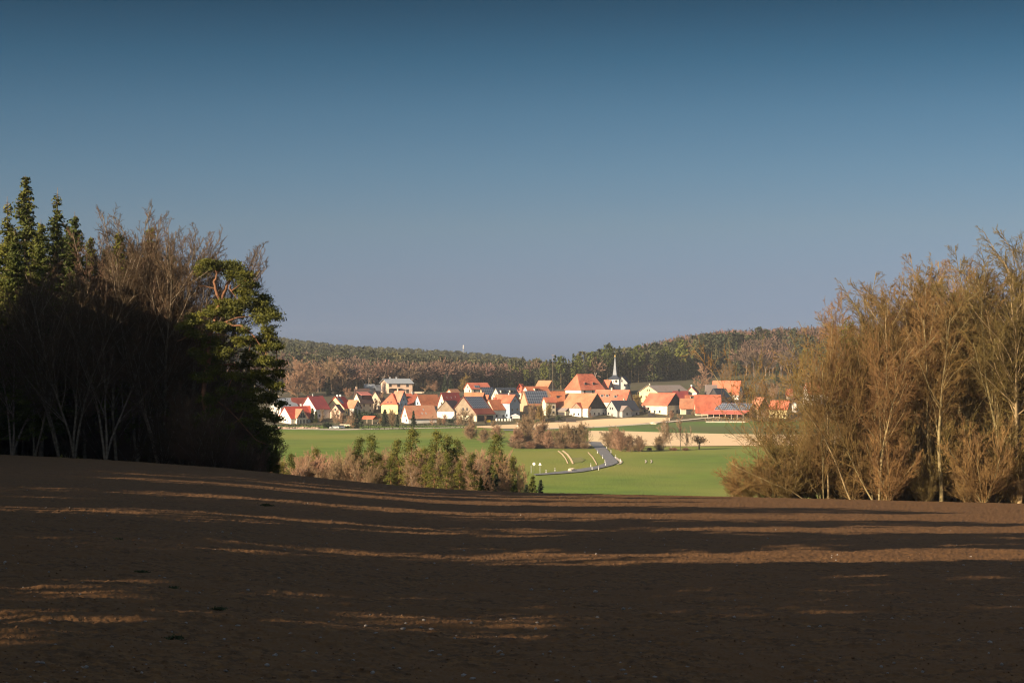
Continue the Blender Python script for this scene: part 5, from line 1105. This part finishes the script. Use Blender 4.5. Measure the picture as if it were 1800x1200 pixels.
# the wood that runs on beyond the left edge of the frame and shades the field
sh = []
rg = np.random.default_rng(77)
PN = (-cos(-SUN_AZ), sin(-SUN_AZ))          # square to the shadows, in plan
def pcoord(x, y): return PN[0]*x + PN[1]*y
def slot(px, py):
    u = (px-900)/F; Yq = H0/((py-HOR)/F - ((smooth_interp(np.array([float(px)]), YB)[0]-HOR)/F - H0/165)); return pcoord(u*Yq, Yq)
PN = (-cos(pi/2+SUN_AZ)*1.0, sin(pi/2+SUN_AZ)*1.0)
SD_ = (-sin(SUN_AZ), cos(SUN_AZ)); PN = (-SD_[1], SD_[0])
SLOTS = [(slot(900,1118), -.5), (slot(600,968), .45), (slot(1100,932), -.4), (slot(900,903), .35), (slot(1500,905), -.3), (slot(1600,888), .8), (slot(150,828), -.1), (slot(100, 868), -.4)]
WEAK = [(slot(900,1112), 1.3), (slot(900,1060), .5), (slot(900,985), 1.4), (slot(1100,932), .8), (slot(300,872), 1.0), (slot(900,905), 1.5), (slot(1500,915), .8), (slot(150,830), 1.2), (slot(1600,890), 2.2)]
while len(sh) < 640:
    Yq = rg.uniform(-80, 235); edge = -13 - .262*max(Yq, 0) - (4 if Yq < 0 else 0); Xq = edge - rg.uniform(0, 44)
    if Yq < -5: Xq = rg.uniform(-75, -22) if Yq > -40 else rg.uniform(-75, -10)
    h = rg.uniform(15, 23) if Yq < 110 else rg.uniform(18, 24)
    pc = pcoord(Xq, Yq); kd = 'p' if rg.random() < .4 else 'c'
    if any(abs(pc - a) < w + .10*h for a, w in SLOTS): continue
    if any(abs(pc - a) < w + .11*h for a, w in WEAK):
        if rg.random() < .55: continue
        kd = 'd'
    sh.append((Xq, Yq, h, kd, rg.random()))
SHADE = sh
wood('wood_beyond_frame', SHADE, 'wood continuing along the field beyond the left edge of the view')
# ------------------------------------------------------------------ small things on the ploughed field
def scatter(name, n, ymax, smin, smax, m_, seed, label):
    rg = np.random.default_rng(seed); import bmesh
    bm = bmesh.new(); bmesh.ops.create_icosphere(bm, subdivisions=1, radius=1); bv = np.array([v.co for v in bm.verts]); bf = np.array([[v.index for v in f.verts] for f in bm.faces]); bm.free()
    d = 1/rg.uniform(1/ymax, 1/13.0, n); u = rg.uniform(-.29, .29, n); X = u*d; Yv = d
    Z = ground(X, Yv) + field_relief(X, Yv); s = rg.uniform(smin, smax, n)*rg.uniform(.5, 1, n)
    V = bv[None]*(s[:, None, None]*rg.uniform(.6, 1.2, (n, 1, 3)))*rg.uniform(.8, 1.2, (n, len(bv), 1)); V[:, :, 2] *= .7
    a = rg.uniform(0, 6.28, n); ca, sa = np.cos(a)[:, None], np.sin(a)[:, None]; W_ = V.copy(); W_[:, :, 0] = V[:, :, 0]*ca - V[:, :, 1]*sa; W_[:, :, 1] = V[:, :, 0]*sa + V[:, :, 1]*ca
    W_ += np.stack([X, Yv, Z + s*.15], -1)[:, None, :]
    Q = (np.arange(n)[:, None, None]*len(bv) + bf[None]).reshape(-1, 3)
    o = add(name, mesh_np(name, W_.reshape(-1, 3), Q, m_)); tag(o, label, 'field stones' if 'stone' in name else 'clods', kind='stuff')
scatter('field_stones', 900, 90, .012, .045, M['flint'], 3, 'pale stones scattered on the ploughed field')
scatter('soil_clods', 11000, 120, .008, .026, M['clod'], 4, 'brown clods lying on the ploughed field')
def tuft(px, py, w_, lab):
    u = (px-900)/F; ys = np.arange(12, 170, .2); t = -ground(u*ys, ys)/ys; j = int(np.argmax(t <= (py-HOR)/F)); Y = ys[j]; x = u*Y
    r = empty('weed_tuft', (x, Y, gz(x, Y)), 0, lab, 'weed', None); rg = np.random.default_rng(int(px)); n = 260
    C = rg.normal(size=(n, 3))*np.array([.55, .4, .16])*w_ + np.array([0, 0, .10*w_]); C[:, 2] = np.abs(C[:, 2]); C *= .6; V, Q = cards(C, w_*.14, rg, 2.2)
    add('leaves', mesh_np('leaves', V, Q, M['weed']), r)
M['weed'] = mat('weed_leaf', (0.060,0.075,0.026), (0.045,0.055,0.022), 8, .8)
for px, py, w_, lab in ((250,1008,.16,'dark weed tuft on the left of the ploughed field below the bright streak'),(205,950,.18,'small weed tuft on the upper bright streak at the left'),(305,1036,.12,'flat dark weed tuft right of the larger one'),(385,1072,.12,'weed tuft lower down near the left third of the field'),(307,1124,.12,'dark tuft beside the lowest light streak'),(614,1123,.10,'small tuft on the lowest light streak near the middle'),(1160,1014,.12,'small dark tuft right of the middle of the field'),(468,889,.3,'small tuft on the upper slope of the field')):
    tuft(px, py, w_, lab)
# ------------------------------------------------------------------ air
HZ = 0.00007
m = bpy.data.materials.new('air'); m.use_nodes = True; n = m.node_tree; n.nodes.clear()
o_ = n.nodes.new('ShaderNodeOutputMaterial'); pv = n.nodes.new('ShaderNodeVolumePrincipled'); pv.inputs['Density'].default_value = HZ
pv.inputs['Color'].default_value = (.80, .86, .95, 1); pv.inputs['Anisotropy'].default_value = 0.0; n.links.new(pv.outputs[0], o_.inputs['Volume'])
b = MB(); b.box(-2600, 2600, -700, 2900, -75, 60)
o = b.build('haze', m); o['kind'] = 'stuff'
print('OBJECTS', len(bpy.data.objects))
for o in bpy.data.objects:
    if o.parent is None and o.get('label') and not (4 <= len(o['label'].split()) <= 16): print('LABEL LEN', o.name, o['label'])
